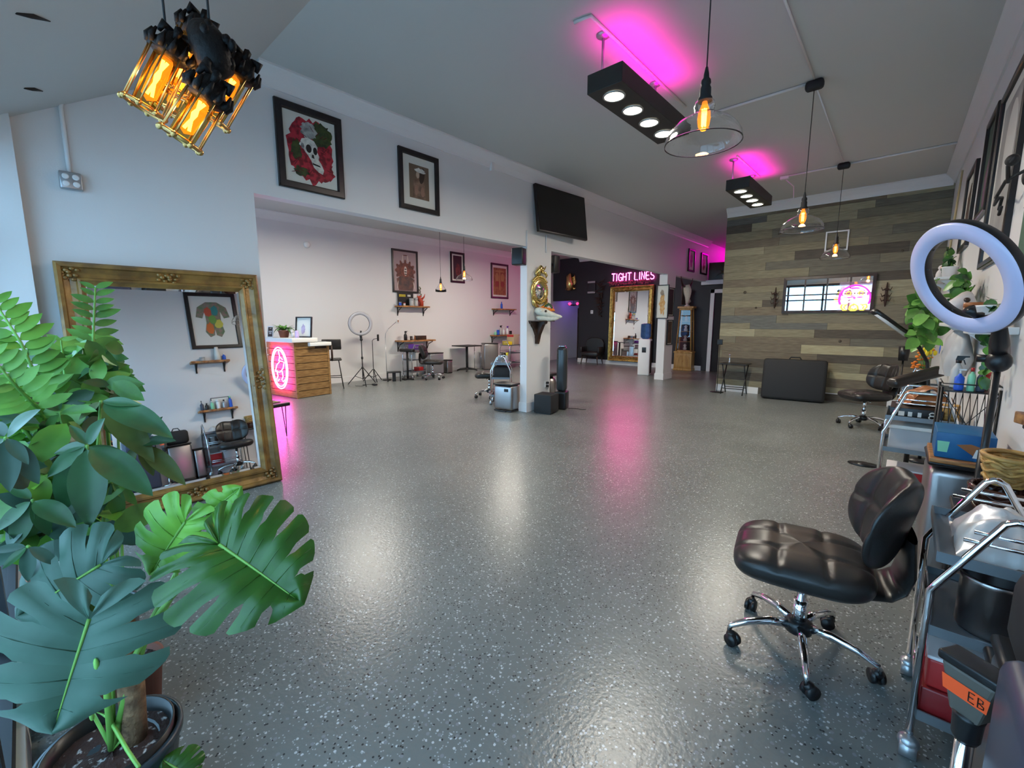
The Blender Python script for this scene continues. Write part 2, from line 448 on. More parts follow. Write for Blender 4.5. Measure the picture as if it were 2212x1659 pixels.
# wooden plank wall
planktones = [mat('plank_tone', (0.254, 0.218, 0.144), .62)]
tones = [((0.263, 0.231, 0.148), (0.184, 0.157, 0.096)), ((0.359, 0.324, 0.207), (0.263, 0.231, 0.144)), ((0.172, 0.157, 0.115), (0.119, 0.105, 0.078)), ((0.108, 0.089, 0.065), (0.070, 0.056, 0.041)),
         ((0.219, 0.194, 0.130), (0.154, 0.135, 0.093)), ((0.429, 0.379, 0.231), (0.315, 0.268, 0.157)), ((0.149, 0.148, 0.130), (0.102, 0.100, 0.087)), ((0.201, 0.163, 0.107), (0.131, 0.102, 0.070))]
tmats = [mat('weathered_plank_' + n_, c1, .6, col2=c2, scale=4, stretch=(1.6, 1, 22), bump=.12, bscale=30, spec=.35) for n_, (c1, c2) in
         zip(('brown', 'sand', 'grey', 'umber', 'taupe', 'honey', 'slate', 'walnut'), tones)]
mb = MB(); rr = random.Random(21); z = 0.0; row = 0
last = -1
while z < ZC - .02:
    h = rr.choice((.118, .135, .15, .15, .165)); z1 = min(z + h, ZC)
    x = -2.95 - rr.random() * 1.2
    while x < xr(YW) - .005:
        l = rr.uniform(.8, 2.0); x0, x1 = max(x, -2.95), min(x + l, xr(YW))
        if x1 > x0 + .01:
            k = rr.choices(range(8), (5, 3.2, 3.6, 2.4, 4, 1.8, 2.6, 2.6))[0]
            if k == last: k = (k + 3) % 8
            last = k
            mb.box(x0 + .0015, x1 - .0015, YW - rr.uniform(.012, .019), YW + .005, z + .001, z1 - .001, mi=k)
        x += l
    z = z1
mb.box(-2.95, xr(YW) + .1, YW + .004, YW + .5, 0, ZC, mi=3)
for kx, kz, kr in ((-2.52, 2.03, .03), (-2.3, 1.72, .02), (-.9, 1.1, .025), (-2.0, 3.1, .02), (-.2, 2.6, .02)):
    mb.cyl((kx, YW - .021, kz), (kx, YW - .01, kz), kr, n=9, mi=3)
struct('wall_wood', mb, tmats)
# storefront glazing
def storefront(name, x0, x1, posts, zt, ztr):
    f = MB(); f.box(x0, x1, YF - .075, YF - .02, .14, .21); f.box(x0, x1, YF - .075, YF - .02, zt - .07, zt); f.box(x0, x1, YF - .075, YF - .02, ztr - .02, ztr + .03)
    for px in posts: f.box(px - .03, px + .03, YF - .075, YF - .02, .21, zt - .07)
    o = struct(name, f, M['darkwall'])
    g = MB(); g.box(x0, x1, YF - .052, YF - .046, .18, zt - .04)
    m_ = bpy.data.materials.get('window_glass') or mat('window_glass', (1, 1, 1), 0.0, trans=1.0, ior=1.01)
    g.build('pane', m_, o)
    return o
storefront('window_1', XL + .09, a0, (-4.36, -3.55, -2.45, -1.62, -.75, .4), 2.60, 2.02)
storefront('window_2', -9.8, XL - T, (-9.75, -8.6, -7.5, -6.4, -5.3, -4.66), 2.70, 2.1)
struct('ground_street', MB().box(-16, 7, -14, -.4, -.15, -.05), mat('pavement', (.50, .51, .52), .9))
# surface conduit under the ceiling
def conduit(name, pts, lab, r=.013):
    o = MB().tube(pts, r, 8).build(name, M['trim']); tag(o, lab, 'conduit'); return o
zc = ZC - .013
conduit('ceiling_conduit', [(-2.09, 3.02, zc), (-1.96, 3.04, zc), (-1.965, 4.9, zc)], 'white conduit on the ceiling above the large nearest light box')
conduit('ceiling_conduit', [(-1.82, 5.23, zc), (-.93, 5.22, zc)], 'white ceiling conduit from the large light box toward the middle pendant block')
conduit('ceiling_conduit', [(-.86, 3.0, zc), (-.87, 5.15, zc)], 'thin white ceiling conduit from the top edge to the middle pendant block', .009)
conduit('ceiling_conduit', [(-.88, 5.3, zc), (-.91, 8.0, zc)], 'thin conduit on the ceiling joining the middle and far pendant blocks', .007)
conduit('ceiling_conduit', [(-1.62, 8.17, zc), (-.93, 8.15, zc)], 'short white ceiling conduit beside the far pendant, ending at an outlet plug')
conduit('ceiling_conduit', [(-.88, 8.14, zc), (xr(8.1) - .12, 8.12, zc)], 'white ceiling conduit running from the far pendant block to the picture wall')
conduit('ceiling_conduit', [(-1.96, 6.75, zc), (-1.95, 7.9, zc)], 'white conduit on the ceiling above the smaller far light box', .011)
o = MB().rbox(-.06, .06, -.035, .035, -.05, 0, .01).build('ceiling_outlet', M['trim'])
tag(o, 'white outlet block on the ceiling where the far light box cord plugs in', 'outlet', loc=(-1.66, 8.19, ZC))
o = MB().tube([(-1.66, 8.19, 3.65), (-1.52, 8.15, 3.5), (-1.50, 8.1, 3.32), (-1.62, 8.06, 3.22), (-1.86, 8.02, 3.30)], .006, 6).build('power_cord', M['white'])
cord_ = o
# outlet high on the left wall with its conduit
t = thing('quad_outlet', 'grey four-socket outlet box high on the pale wall above the gilt mirror', 'outlet', (XL, .335, 2.42), PI / 2)
MB().rbox(-.058, .058, -.05, 0, -.058, .058, .008).build('housing', M['castgrey'], t)
b = MB()
for sx in (-.026, .026):
    for sz in (-.024, .024): b.lathe([(.019, 0), (.019, .004), (.012, .005)], (sx, -.05, sz), 12, axis=(0, -1, 0))
b.build('socket', M['white'], t)
MB().tube([(0, -.014, .05), (0, -.014, .48), (.01, -.014, .52)], .013, 8).build('conduit', M['trim'], t)
o = MB().lathe([(.07, 0), (.07, .02), (.05, .035), (0, .04)], (0, 0, 0), 20, axis=(0, -1, 0)).build('smoke_detector', M['white'])
tag(o, 'small round white detector on the pale annex wall above the counter', 'detector', loc=(XA, 4.37, 3.12), rz=PI / 2)
o = MB().rbox(-.04, .04, -.012, 0, -.06, .06, .005).box(-.012, .012, -.018, -.012, -.03, .03, 1).build('wall_outlet', [M['white'], M['caramel']])
tag(o, 'small wall outlet below the left bracket of the upper cluttered shelf', 'outlet', loc=(XA, 6.62, 1.46), rz=PI / 2)
for k_, (yy, lb) in enumerate(((5.30, 'left'), (5.78, 'right'))):
    o = MB().tube([(0, -.012, 0), (0, -.012, -.27)], .012, 6).build('cable_cover', M['trim'])
    tag(o, 'short white cable cover under the ' + lb + ' bottom edge of the television', 'cable cover', loc=(XL, yy, 2.82), rz=PI / 2)

# ------------------------------------------------------------ lamps
def light_box(name, label, x, y0, y1, z0, h=.14, stem=.17, w_=.30, leds=4, pw=19):
    t = thing(name, label, 'light', (x, y0, z0), 0, 'black linear light boxes hung from the ceiling')
    L = y1 - y0
    MB().box(-w_ / 2, w_ / 2, 0, L, 0, h).build('housing', mat('black_powder_coat', (.030, .028, .024), .5, vary=.2), t, bevel=.004)
    for k in range(leds):
        yy = L * (k + .5) / leds * .96 + .0
        rg = MB().lathe([(.088, 0), (.088, -.006), (.075, -.008), (.075, -.002)], (0, yy, -.001), 28, cap=False).build('led_lamp', M['castgrey'], t)
        MB().lathe([(.0001, -.004), (.074, -.004)], (0, yy, 0), 28, cap=False).build('diffuser', M['led'], rg)
        area('led_light', (0, yy, -.012), (0, 0, -1), .14, .14, pw, (1, .94, .80), shape='DISK', parent=t)
    MB().box(-.10, -.085, .06, L - .06, h, h + .012).box(.085, .10, .06, L - .06, h, h + .012).build('led_strip', M['pinkstrip'], t)
    area('strip_light', (0, L / 2, h + .025), (0, 0, 1), w_ * .9, L * .92, PINK_W * L, (1, .0, .50), parent=t, spread=R(105))
    for yy in (stem, L - stem):
        s_ = MB(); zt = ZC - z0
        s_.cyl((-.12, yy, h), (-.12, yy, zt - .02), .011, n=10); s_.lathe([(.055, 0), (.055, -.012), (.03, -.028), (.0, -.03)], (-.12, yy, zt), 20); s_.lathe([(.02, 0), (.02, .03), (.011, .05)], (-.12, yy, h), 12)
        s_.build('stem', M['castgrey'], t)
    return t
PINK_W = 4.8
light_box('led_light_box', 'long black light box with four white lamps and magenta glow, nearest the camera', -1.89, 3.14, 4.44, 3.2)
lb2 = light_box('led_light_box', 'smaller-looking black light box with magenta glow, hung nearer the plank wall', -1.92, 6.72, 8.0, 3.24)
cord_.parent = lb2; cord_.matrix_parent_inverse = Matrix.Translation(-lb2.location)
light_box('led_light_box', 'black light box close under the annex ceiling, behind the header beam', -7.3, 3.4, 4.7, 3.36, h=.11, pw=30)
light_box('led_light_box', 'black light box close under the annex ceiling, the farther of the two there', -7.3, 7.6, 8.9, 3.36, h=.11, pw=30)

def pendant(label, x, y, zr, flared=True, dia=.37, group='clear glass pendants with amber bulbs', block=True, es=3.0):
    t = thing('glass_pendant', label, 'pendant light', (x, y, ZC), 0, group)
    z = zr - ZC
    if block: MB().rbox(-.075, .075, -.045, .045, -.085, 0, .03).build('canopy', M['blackmatte'], t)
    else: MB().lathe([(.05, 0), (.05, -.02), (0, -.03)], (0, 0, 0), 16).build('canopy', M['blackmatte'], t)
    MB().cyl((0, 0, -.02), (0, 0, z + .30), .0035, n=6).build('cord', M['blackmatte'], t)
    MB().lathe([(.006, .36), (.012, .33), (.014, .31), (.022, .30), (.024, .285), (.020, .275), (.026, .262), (.027, .225), (.034, .215), (.034, .20), (.0, .20)], (0, 0, z), 20).build('socket', M['blackmatte'], t)
    r = dia / 2
    if flared:
        prof = [(.030, .205), (.046, .198), (.05, .175), (.046, .15), (.052, .142), (.085, .125), (.13, .10), (.16, .07), (.18, .035), (r, .006), (r, 0)]
    else:
        prof = [(.03, .205), (.05, .18), (.08, .12), (.13, .06), (r, 0)]
    inn = [(a - .0035, b) for a, b in reversed(prof)]
    g = MB(); g.lathe(prof + inn, (0, 0, z), 40, cap=False); g.build('glass_shade', M['glass'], t)
    MB().lathe([(.012, .20), (.014, .185), (.028, .15), (.031, .12), (.026, .085), (.012, .065), (.0, .062)], (0, 0, z), 18).build('bulb', M['bulbglow'], t)
    b = MB()
    for k in range(4):
        a = k * PI / 2 + .4; q = .009
        b.tube([(q * math.cos(a), q * math.sin(a), z + .165), (q * math.cos(a + .5), q * math.sin(a + .5), z + .085)], .0042, 6)
    b.build('filament', M['filament'], t)
    l = bpy.data.lights.new('bulb_light', 'POINT'); l.energy = es; l.color = (1, .55, .22); l.shadow_soft_size = .03
    lo = bpy.data.objects.new('bulb_light', l); C.objects.link(lo); lo.parent = t; lo.location = (0, 0, z + .03)
    return t
pendant('large clear glass pendant nearest the camera, in front of the long light box', -.872, 2.42, 2.345)
pendant('clear glass pendant hanging midway, above the framed window mirror', -.875, 5.22, 2.335)
pendant('clear glass pendant farthest away, in front of the small white square frame', -.91, 8.09, 2.37)
pendant('annex pendant with wide clear shade, in front of the narrow framed print', -7.45, 6.69, 2.36, group='annex pendants')
pendant('annex pendant with bare-looking small bulb, left of the wide shade', -8.6, 6.95, 2.17, False, .27, 'annex pendants', es=2)

# lights that belong to the far rooms
area('loft_light', (-3.7, 14.9, 3.55), (-.25, -.6, -.5), .9, .3, 13, (1, .0, .62))
area('passage_light', (-9.4, 14.2, 2.42), (0, 0, -1), .8, .5, 5, (.30, .12, 1))
# ------------------------------------------------------------ pictures, mirrors, screens
FR = [(0, 0), (0, .030), (.008, .036), (.05, .036), (.058, .028), (.062, .006)]


def ell(cx, cz, rx, rz, n=16, a=0):
    return [(cx + rx * math.cos(2 * PI * k / n) * math.cos(a) - rz * math.sin(2 * PI * k / n) * math.sin(a), cz + rx * math.cos(2 * PI * k / n) * math.sin(a) + rz * math.sin(2 * PI * k / n) * math.cos(a)) for k in range(n)]


def blob(cx, cz, rx, rz, seed, jag=.15, n=28):
    q = random.Random(seed)
    return [(cx + rx * math.cos(2 * PI * k / n) * (1 + q.uniform(-jag, jag)), cz + rz * math.sin(2 * PI * k / n) * (1 + q.uniform(-jag, jag))) for k in range(n)]


def picture(name, label, cat, w_, h_, loc, rz, fw=.06, mw=.0, art=None, artmats=None, bg=None, tilt=0.0, group=None, fm='blackwood', matm='cream', depth=.034):
    t = thing(name, label, cat, loc, rz, group, rx=tilt)
    k = fw / .062
    MB().frame(w_, h_, [(0, 0), (0, depth * .85), (.008 * k, depth), (.05 * k, depth), (.058 * k, depth * .75), (.062 * k, .006)]).build('frame', M[fm], t)
    b = MB(); b.box(-w_ / 2 + fw * .8, w_ / 2 - fw * .8, -.010, -.004, -h_ / 2 + fw * .8, h_ / 2 - fw * .8)
    b.build('mat_board' if mw else 'backing', M[matm] if mw else (bg or M[matm]), t)
    if art is not None:
        b = MB(); iw, ih = w_ / 2 - fw - mw, h_ / 2 - fw - mw
        if bg is not None: b.box(-iw, iw, -.0115, -.010, -ih, ih, 0)
        y = -.0118
        for poly, mi in art:
            b.prism([(x * iw, z * ih) for x, z in poly], y - .0004, y, mi); y -= .0005
        b.build('artwork', artmats, t)
    return t


def A(n, c, r=.6, **k): return mat('ink_' + n, c, r, **k)


roses = A('rose_red', (.42, .018, .035), col2=(.16, .004, .012), scale=22, low=.4, high=.55)
leafp = A('foliage_green', (.06, .085, .02), col2=(.02, .03, .012), scale=18)
ash = A('ash_grey', (.45, .45, .43), col2=(.10, .10, .10), scale=14)
bonep = A('skull_white', (.72, .70, .62), col2=(.38, .37, .34), scale=24, low=.25, high=.6)
inkb = A('black', (.012, .012, .012))
art = [(blob(0, 0, .97, 1.0, 3, .10, 44), 0), (blob(.48, .58, .46, .40, 5, .2), 1), (blob(-.05, .62, .34, .26, 6, .2), 2), (blob(-.62, -.05, .22, .30, 8, .25), 1), (blob(-.45, -.72, .32, .16, 9, .3), 1),
       (blob(.55, -.55, .42, .36, 4, .2), 0),
       ([(-.5, .12), (-.38, .32), (-.12, .40), (.14, .34), (.28, .18), (.26, .02), (.34, -.12), (.30, -.22), (.42, -.34), (.52, -.52), (.46, -.66), (.28, -.62), (.08, -.50), (-.02, -.30), (-.14, -.16), (-.26, -.06), (-.34, .04)], 3),
       (ell(-.10, .06, .12, .13), 4), (ell(.17, .03, .09, .12), 4), ([(.02, -.10), (.10, -.10), (.12, -.22), (.0, -.20)], 4), (ell(-.36, .10, .07, .09), 2),
       ([(.02, -.36), (.34, -.40), (.38, -.45), (.04, -.42)], 4)]
rs = random.Random(4)
for k in range(26):
    cx, cz = rs.uniform(-.85, .75), rs.uniform(-.85, .85)
    if -.5 < cx < .5 and -.65 < cz < .4: continue
    art.append((ell(cx, cz, .13, .012, 8, rs.uniform(-1, 1)), 5))
picture('framed_skull_painting', 'black framed painting of a skull among red roses, largest on the header wall', 'picture', .635, .765, (XL, 2.05, 3.08), PI / 2, .07, .022, art,
        [roses, leafp, ash, bonep, inkb, A('rose_dark', (.10, .004, .01))])
art = [(ell(-.0, .45, .42, .38), 1), ([(-.6, .0), (-.2, .3), (.3, .25), (.55, -.1), (.6, -.95), (-.7, -.95)], 2), (ell(.28, .42, .26, .5, a=-.3), 3), (ell(-.15, .42, .17, .2), 4), (blob(.1, .7, .5, .14, 3, .3), 5), (ell(-.35, -.5, .18, .3), 6), (ell(.3, -.55, .2, .3), 6)]
picture('framed_sepia_portrait', 'black framed sepia portrait print with cream mat, between skull painting and television', 'picture', .57, .665, (XL, 3.32, 3.075), PI / 2, .06, .085, art,
        [A('sepia', (.16, .105, .065)), A('sepia_mid', (.20, .13, .08), vary=.5, scale=20), A('sepia_warm', (.30, .18, .12), col2=(.12, .07, .045), scale=14), A('sepia_dark', (.05, .03, .02)), A('sepia_light', (.45, .34, .25)), bonep, A('sepia_rose', (.30, .16, .11))], bg=A('sepia', (.16, .105, .065)))
# television
t = thing('television', 'flat black television tilted forward above the square post', 'television', (XL + .135, 6.02, 3.17), PI / 2, rx=0)
t.rotation_euler = (R(-7), 0, PI / 2 - R(5))
MB().rbox(-.60, .60, -.03, .03, -.36, .36, .012).build('bezel', M['black'], t)
MB().box(-.585, .585, -.0325, -.0305, -.335, .348).build('screen', M['screen'], t)
MB().box(-.12, .12, .03, .075, -.12, .12).build('wall_bracket', M['blackmatte'], t)
# small pink-lit frames far along the header wall
for k, (y0, y1, lb, c) in enumerate(((11.85, 12.30, 'first', (.08, .05, .07)), (12.78, 13.28, 'second', (.40, .04, .10)))):
    picture('framed_print', 'narrow framed print high on the header wall near the loft, the %s one' % ('nearer, duller' if k == 0 else 'farther, redder'), 'picture', y1 - y0, .58, (XL, (y0 + y1) / 2, 3.05), PI / 2, .05, .03,
            [(blob(0, 0, .5, .8, k, .3), 0)], [A('loft%d' % k, c, col2=(.3, .08, .1), scale=9)], group=None)
# annex far wall prints
art = [(ell(0, .02, .8, .42), 1)] + [(ell(.72 * math.cos(k * .52), .02 + .40 * math.sin(k * .52), .20, .10, 12, k * .52), 1) for k in range(12)] + \
      [([(-.62, -.98), (-.8, -.4), (-.3, -.2), (.3, -.2), (.8, -.4), (.62, -.98)], 2), (ell(0, .0, .42, .30), 3), (ell(0, .02, .13, .24), 4), (ell(0, .12, .10, .03), 5), (ell(0, -.02, .12, .03), 5), (ell(0, -.14, .10, .03), 5),
       ([(-.3, .50), (-.24, .82), (-.16, .82), (-.2, .5)], 4), ([(.3, .50), (.24, .82), (.16, .82), (.2, .5)], 4), (ell(0, .82, .2, .025), 1), (ell(-.72, -.7, .03, .22, a=-.3), 4), (ell(.72, -.7, .03, .22, a=.3), 4)]
picture('framed_ornament_poster', 'tall black framed poster of a brown ornate armoured figure above the cluttered shelf', 'picture', .80, 1.10, (XA, 6.90, 2.75), PI / 2, .05, .0, art,
        [A('rosegrey', (.40, .30, .30)), A('rust', (.20, .065, .045), col2=(.08, .03, .025), scale=12), A('umber', (.16, .07, .05), col2=(.06, .04, .04), scale=7), A('rust2', (.26, .08, .05), vary=.5, scale=16), A('pale', (.62, .52, .46)), inkb], bg=A('rosegrey', (.40, .30, .30)))
picture('framed_dark_print', 'narrow dark framed print with thin pale inner line, behind the wide annex pendant', 'picture', .54, .87, (XA, 8.71, 3.01), PI / 2, .06, .03,
        [([(-.9, -.97), (.9, -.97), (.9, .97), (-.9, .97)], 0), (blob(.1, -.2, .5, .55, 3), 1)], [A('night', (.035, .016, .022)), A('ember', (.16, .03, .03), vary=.6)])
art = [([(-.95, -.95), (.95, -.95), (.95, .9), (-.95, .9)], 0), (ell(-.4, .25, .26, .30), 1), (ell(.42, .25, .26, .30), 1), ([(-.08, -.6), (.08, -.6), (.08, .8), (-.08, .8)], 1), ([(-.7, .62), (.7, .62), (.5, .74), (-.5, .74)], 1), (ell(-.4, -.2, .3, .2), 2), (ell(.4, -.2, .3, .2), 2)]
t = picture('framed_shrine_poster', 'black framed amber poster near the post speaker', 'picture', .80, 1.10, (XA, 10.5, 2.74), PI / 2, .06, .03, art,
            [A('rust3', (.20, .07, .03), col2=(.32, .14, .05), scale=10), A('ochre', (.36, .20, .07)), A('brick', (.24, .05, .03))])
# pair of gilt leaning mirrors
def gilt_mirror(name, label, w_, h_, fw, loc, rz, tilt, m, orn, mid=True):
    t = thing(name, label, 'mirror', loc, rz, rx=tilt)
    k = fw / .13
    b = MB(); pr_ = [(0, 0), (0, .05), (.012, .062), (.028, .058), (.034, .045), (.06, .030), (.085, .034), (.092, .044), (.104, .046), (.112, .034), (.122, .022), (.132, .018)]
    b.frame(w_, h_, [(a * k, c * k) for a, c in pr_], cz=h_ / 2); b.box(-w_ / 2 + .005, w_ / 2 - .005, 0, .015, .005, h_ - .005)
    b.build('frame', M[m], t)
    q = random.Random(5)
    spots = [(sx * (w_ / 2 - fw * .45), sz) for sx in (-1, 1) for sz in (fw * .45, h_ - fw * .45)]
    if mid: spots += [(0, h_ - fw * .42), (0, fw * .42), (-w_ / 2 + fw * .42, h_ / 2), (w_ / 2 - fw * .42, h_ / 2)]
    for (ox, oz) in spots:
        b = MB()
        for j in range(13):
            a = j * 2.4; r_ = fw * .09 * math.sqrt(j) * (1.25 if abs(ox) > w_ / 4 else 1.0)
            st = 1.6 if (abs(ox) < .01) else 1.0; sv = 1.6 if (abs(oz - h_ / 2) < .01) else 1.0
            b.ball((ox + r_ * st * math.cos(a), -.046 * k + .010 * k * (j / 13), oz + r_ * sv * math.sin(a)), fw * .11, fw * .08, fw * .07 + fw * .04 * q.random(), n=8)
        b.build('carved_ornament', M[orn], t)
    MB().box(-w_ / 2 + fw * .95, w_ / 2 - fw * .95, -.018 * k, -.012 * k, fw * .95, h_ - fw * .95).build('mirror_glass', M['mirror'], t)
    b = MB(); b.frame(w_ - 2 * fw + .01, h_ - 2 * fw + .01, [(0, .020 * k), (.004, .022 * k), (.02, .0185 * k)], cz=h_ / 2); b.build('bevel_edge', M['mirror'], t)
    return t
gilt_mirror('gilt_floor_mirror', 'huge gilt framed mirror leaning on the pale wall behind the plants', 1.27, 1.87, .155, (XL + .265, .82, 0.0), PI / 2, R(-7.3), 'woodframe', 'woodframe')
gilt_mirror('gold_floor_mirror', 'tall bright gold framed mirror leaning on the charcoal wall under the pink sign', 1.52, 2.45, .17, (-6.78, YB - .10, .14), 0, R(-1.4), 'gold', 'brass')
# round convex mirror with phoenix crest, and bracket with ram skull, on the post
PY, PZ = 5.62, 1.93
t = thing('convex_mirror', 'ornate round gold convex mirror with winged crest on the front of the post', 'mirror', (XL, PY - .02, PZ), PI / 2)
b = MB(); b.lathe([(.135, 0), (.195, .004), (.215, .02), (.205, .04), (.18, .045), (.165, .035), (.150, .055), (.140, .055), (.132, .03)], (0, 0, 0), 40, axis=(0, -1, 0), cap=False)
for k in range(30):
    a = 2 * PI * k / 30; b.ball((.187 * math.cos(a), -.045, .187 * math.sin(a)), .012, n=8)
b.build('frame', M['brass'], t)
b = MB()
q = random.Random(3)
for k in range(26):
    u = k / 25; a = R(40 + 100 * u)
    b.ball((.22 * math.cos(a) * 1.0, -.03, .215 * math.sin(a) + .01), .028 + .012 * q.random(), .02, .02, n=8)
b.tube([(-.03, -.03, .24), (-.05, -.05, .32), (-.01, -.06, .37), (.04, -.05, .36), (.05, -.04, .33)], [.035, .04, .034, .022, .012], 10)
b.tube([(-.02, -.04, .34), (.06, -.04, .33), (.11, -.04, .36), (.13, -.05, .40)], [.02, .024, .014, .003], 8)
b.tube([(-.03, -.04, .33), (-.09, -.04, .30), (-.12, -.05, .27), (-.10, -.05, .22)], [.02, .024, .02, .006], 8)
b.tube([(.04, -.04, .30), (.12, -.04, .29), (.15, -.05, .25), (.13, -.05, .21)], [.02, .024, .02, .006], 8)
for sx in (-1, 1):
    b.tube([(sx * .19, -.03, -.10), (sx * .16, -.04, -.20), (sx * .08, -.04, -.25), (0, -.04, -.27)], [.012, .03, .028, .02], 8)
b.build('crest', M['brass'], t)
b = MB(); b.grid(lambda u, v: (.136 * math.sqrt(v) * math.cos(2 * PI * u), -.028 - .035 * (1 - v), .136 * math.sqrt(v) * math.sin(2 * PI * u)), 32, 8); b.build('mirror_glass', M['mirror'], t)
t = thing('wall_bracket', 'dark carved wooden corbel bracket under the bleached animal skull', 'bracket', (XL, 5.56, 1.12), PI / 2)
b = MB()
b.prism([(-.20, .33), (-.19, .30), (-.155, .285), (-.15, .26), (-.11, .22), (-.065, .14), (-.045, .10), (-.05, .085), (-.035, 0.02), (-.012, -.03), (.012, -.03), (.035, .02), (.05, .085), (.045, .10), (.065, .14), (.11, .22), (.15, .26), (.155, .285), (.19, .30), (.20, .33)], -.05, 0)
b.prism([(0, .33), (-.20, .33), (-.19, .30), (-.15, .28), (-.12, .22), (-.07, .12), (-.045, .02), (0, -.03)], -.04, .04, plane='yz')
b.box(-.21, .21, -.21, 0, .33, .345)
b.build('corbel', M['dkwood'], t, bevel=.004)
t = thing('animal_skull', 'bleached animal skull resting on the dark bracket of the post', 'skull', (XL + .03, 5.56, 1.475), PI / 2)
b = MB()
b.tube([(-.10, -.02, .16), (-.07, -.06, .14), (0, -.14, .115), (.05, -.22, .085), (.09, -.30, .06), (.11, -.36, .05), (.115, -.385, .045)], [.03, .062, .066, .048, .032, .024, .012], 12)
b.tube([(-.07, -.02, .04), (-.02, -.09, .02), (.04, -.20, .02), (.08, -.30, .02), (.10, -.34, .03)], [.02, .05, .04, .026, .014], 10)
b.ball((-.075, -.12, .15), .035, n=10); b.ball((.055, -.10, .15), .035, n=10)
b.build('cranium', M['bone'], t)
b = MB(); b.ball((.10, -.135, .14), .022, .02, .022); b.ball((-.045, -.19, .135), .018, n=8); b.ball((.112, -.37, .058), .014, .01, .008, n=8); b.build('eye_socket', M['dkwood'], t)
b = MB()
for k in range(12): b.ball((-.02 + .012 * k, -.09 - .012 * k, .195 + .012 * math.sin(k * 2) - .004 * k), .03, .02, .016, n=8)
b.build('orange_blossom', M['orangec'], t)
b = MB(); b.tube([(.02, -.10, .15), (.05, -.12, .22), (.08, -.15, .25), (.11, -.18, .22), (.14, -.22, .13)], [.03, .06, .065, .05, .02], 8, flat=.3); b.build('green_leaf', GREENS['dark'], t)
t = thing('wall_speaker', 'black box speaker on a swivel mount on the near side of the post', 'speaker', (XL - .075, 5.316, 2.42), 0)
b = MB(); b.rbox(-.09, .09, -.26, -.09, -.125, .125, .015); b.xform(Matrix.Rotation(R(18), 4, 'Z')); b.build('cabinet', M['black'], t)
MB().cyl((0, 0, -.02), (0, -.11, 0), .022).build('mount', M['black'], t)
t = thing('wall_speaker', 'black box speaker fixed on the far side of the post', 'speaker', (XL - .06, 5.93, 2.40), PI)
b = MB(); b.rbox(-.07, .07, -.24, -.08, -.14, .14, .015); b.build('cabinet', M['black'], t)
MB().cyl((0, 0, -.02), (0, -.11, 0), .022).build('mount', M['black'], t)
# frames on the far post
t = picture('framed_gold_drawing', 'black framed golden koi-like drawing on the near face of the far post', 'picture', .32, .82, (XL - .10, 10.62, 1.93), 0, .022, .025,
            [(blob(0, -.15, .62, .70, 12, .3), 0), (blob(-.1, .6, .4, .2, 3, .3), 1)], [A('amber', (.50, .24, .05), col2=(.62, .42, .2), scale=16), A('amber2', (.35, .28, .2), vary=.4)])
picture('framed_sketch', 'black framed dark sketch, upper of two on the side of the far post', 'picture', .36, .70, (XL, 10.87, 1.93), PI / 2, .02, .02, [([(-1, -1), (1, -1), (1, 1), (-1, 1)], 0)], [A('gloom', (.03, .025, .022))])
picture('framed_sketch', 'black framed brown sketch, lower of two on the side of the far post', 'picture', .34, .62, (XL, 10.87, 1.18), PI / 2, .02, .02, [([(-1, -1), (1, -1), (1, 1), (-1, 1)], 0)], [A('gloom2', (.12, .085, .05), vary=.5)])

# ------------------------------------------------------------ neon signs
GLY = {'T': [[(0, 1), (.62, 1)], [(.31, 1), (.31, 0)]], 'I': [[(.1, 0), (.1, 1)]], 'G': [[(.60, .82), (.5, .95), (.3, 1), (.08, .88), (0, .5), (.08, .12), (.3, 0), (.55, .08), (.60, .42), (.34, .42)]],
       'H': [[(0, 0), (0, 1)], [(.55, 0), (.55, 1)], [(0, .5), (.55, .5)]], 'L': [[(0, 1), (0, .12), (.1, 0), (.5, 0)]], 'N': [[(0, 0), (0, 1), (.5, 0), (.5, 1)]],
       'E': [[(.52, 1), (.1, 1), (0, .88), (0, .12), (.1, 0), (.52, 0)], [(0, .52), (.42, .52)]], 'S': [[(.55, .86), (.4, 1), (.15, 1), (.02, .85), (.05, .62), (.25, .52), (.45, .44), (.56, .28), (.5, .08), (.3, 0), (.1, 0), (0, .14)]]}
ADV = dict(T=.72, I=.30, G=.72, H=.72, L=.66, N=.68, E=.66, S=.70)
t = thing('neon_sign', 'hot pink neon sign spelling TIGHT LINES above the gold mirror', 'neon sign', (-7.53, YB - .06, 2.78), 0)
x = 0.0; ht = .235
for ch in 'TIGHT LINES':
    if ch == ' ': x += .42 * ht; continue
    b = MB()
    for st in GLY[ch]:
        for off in (0,):
            b.tube([(x + px * ht, 0, pz * ht) for px, pz in st], .0145, 8)
    b.build('letter', M['pinktube'], t)
    x += (ADV[ch] + .16) * ht * .90
t.rotation_euler = (0, R(0.5), 0)
sc_ = 1.52 / x; t.scale = (sc_, 1, 1)
l = area('neon_light', (.8, -.10, .12), (0, -1, -.1), 1.5, .25, 38, (1, .02, .38), parent=t)
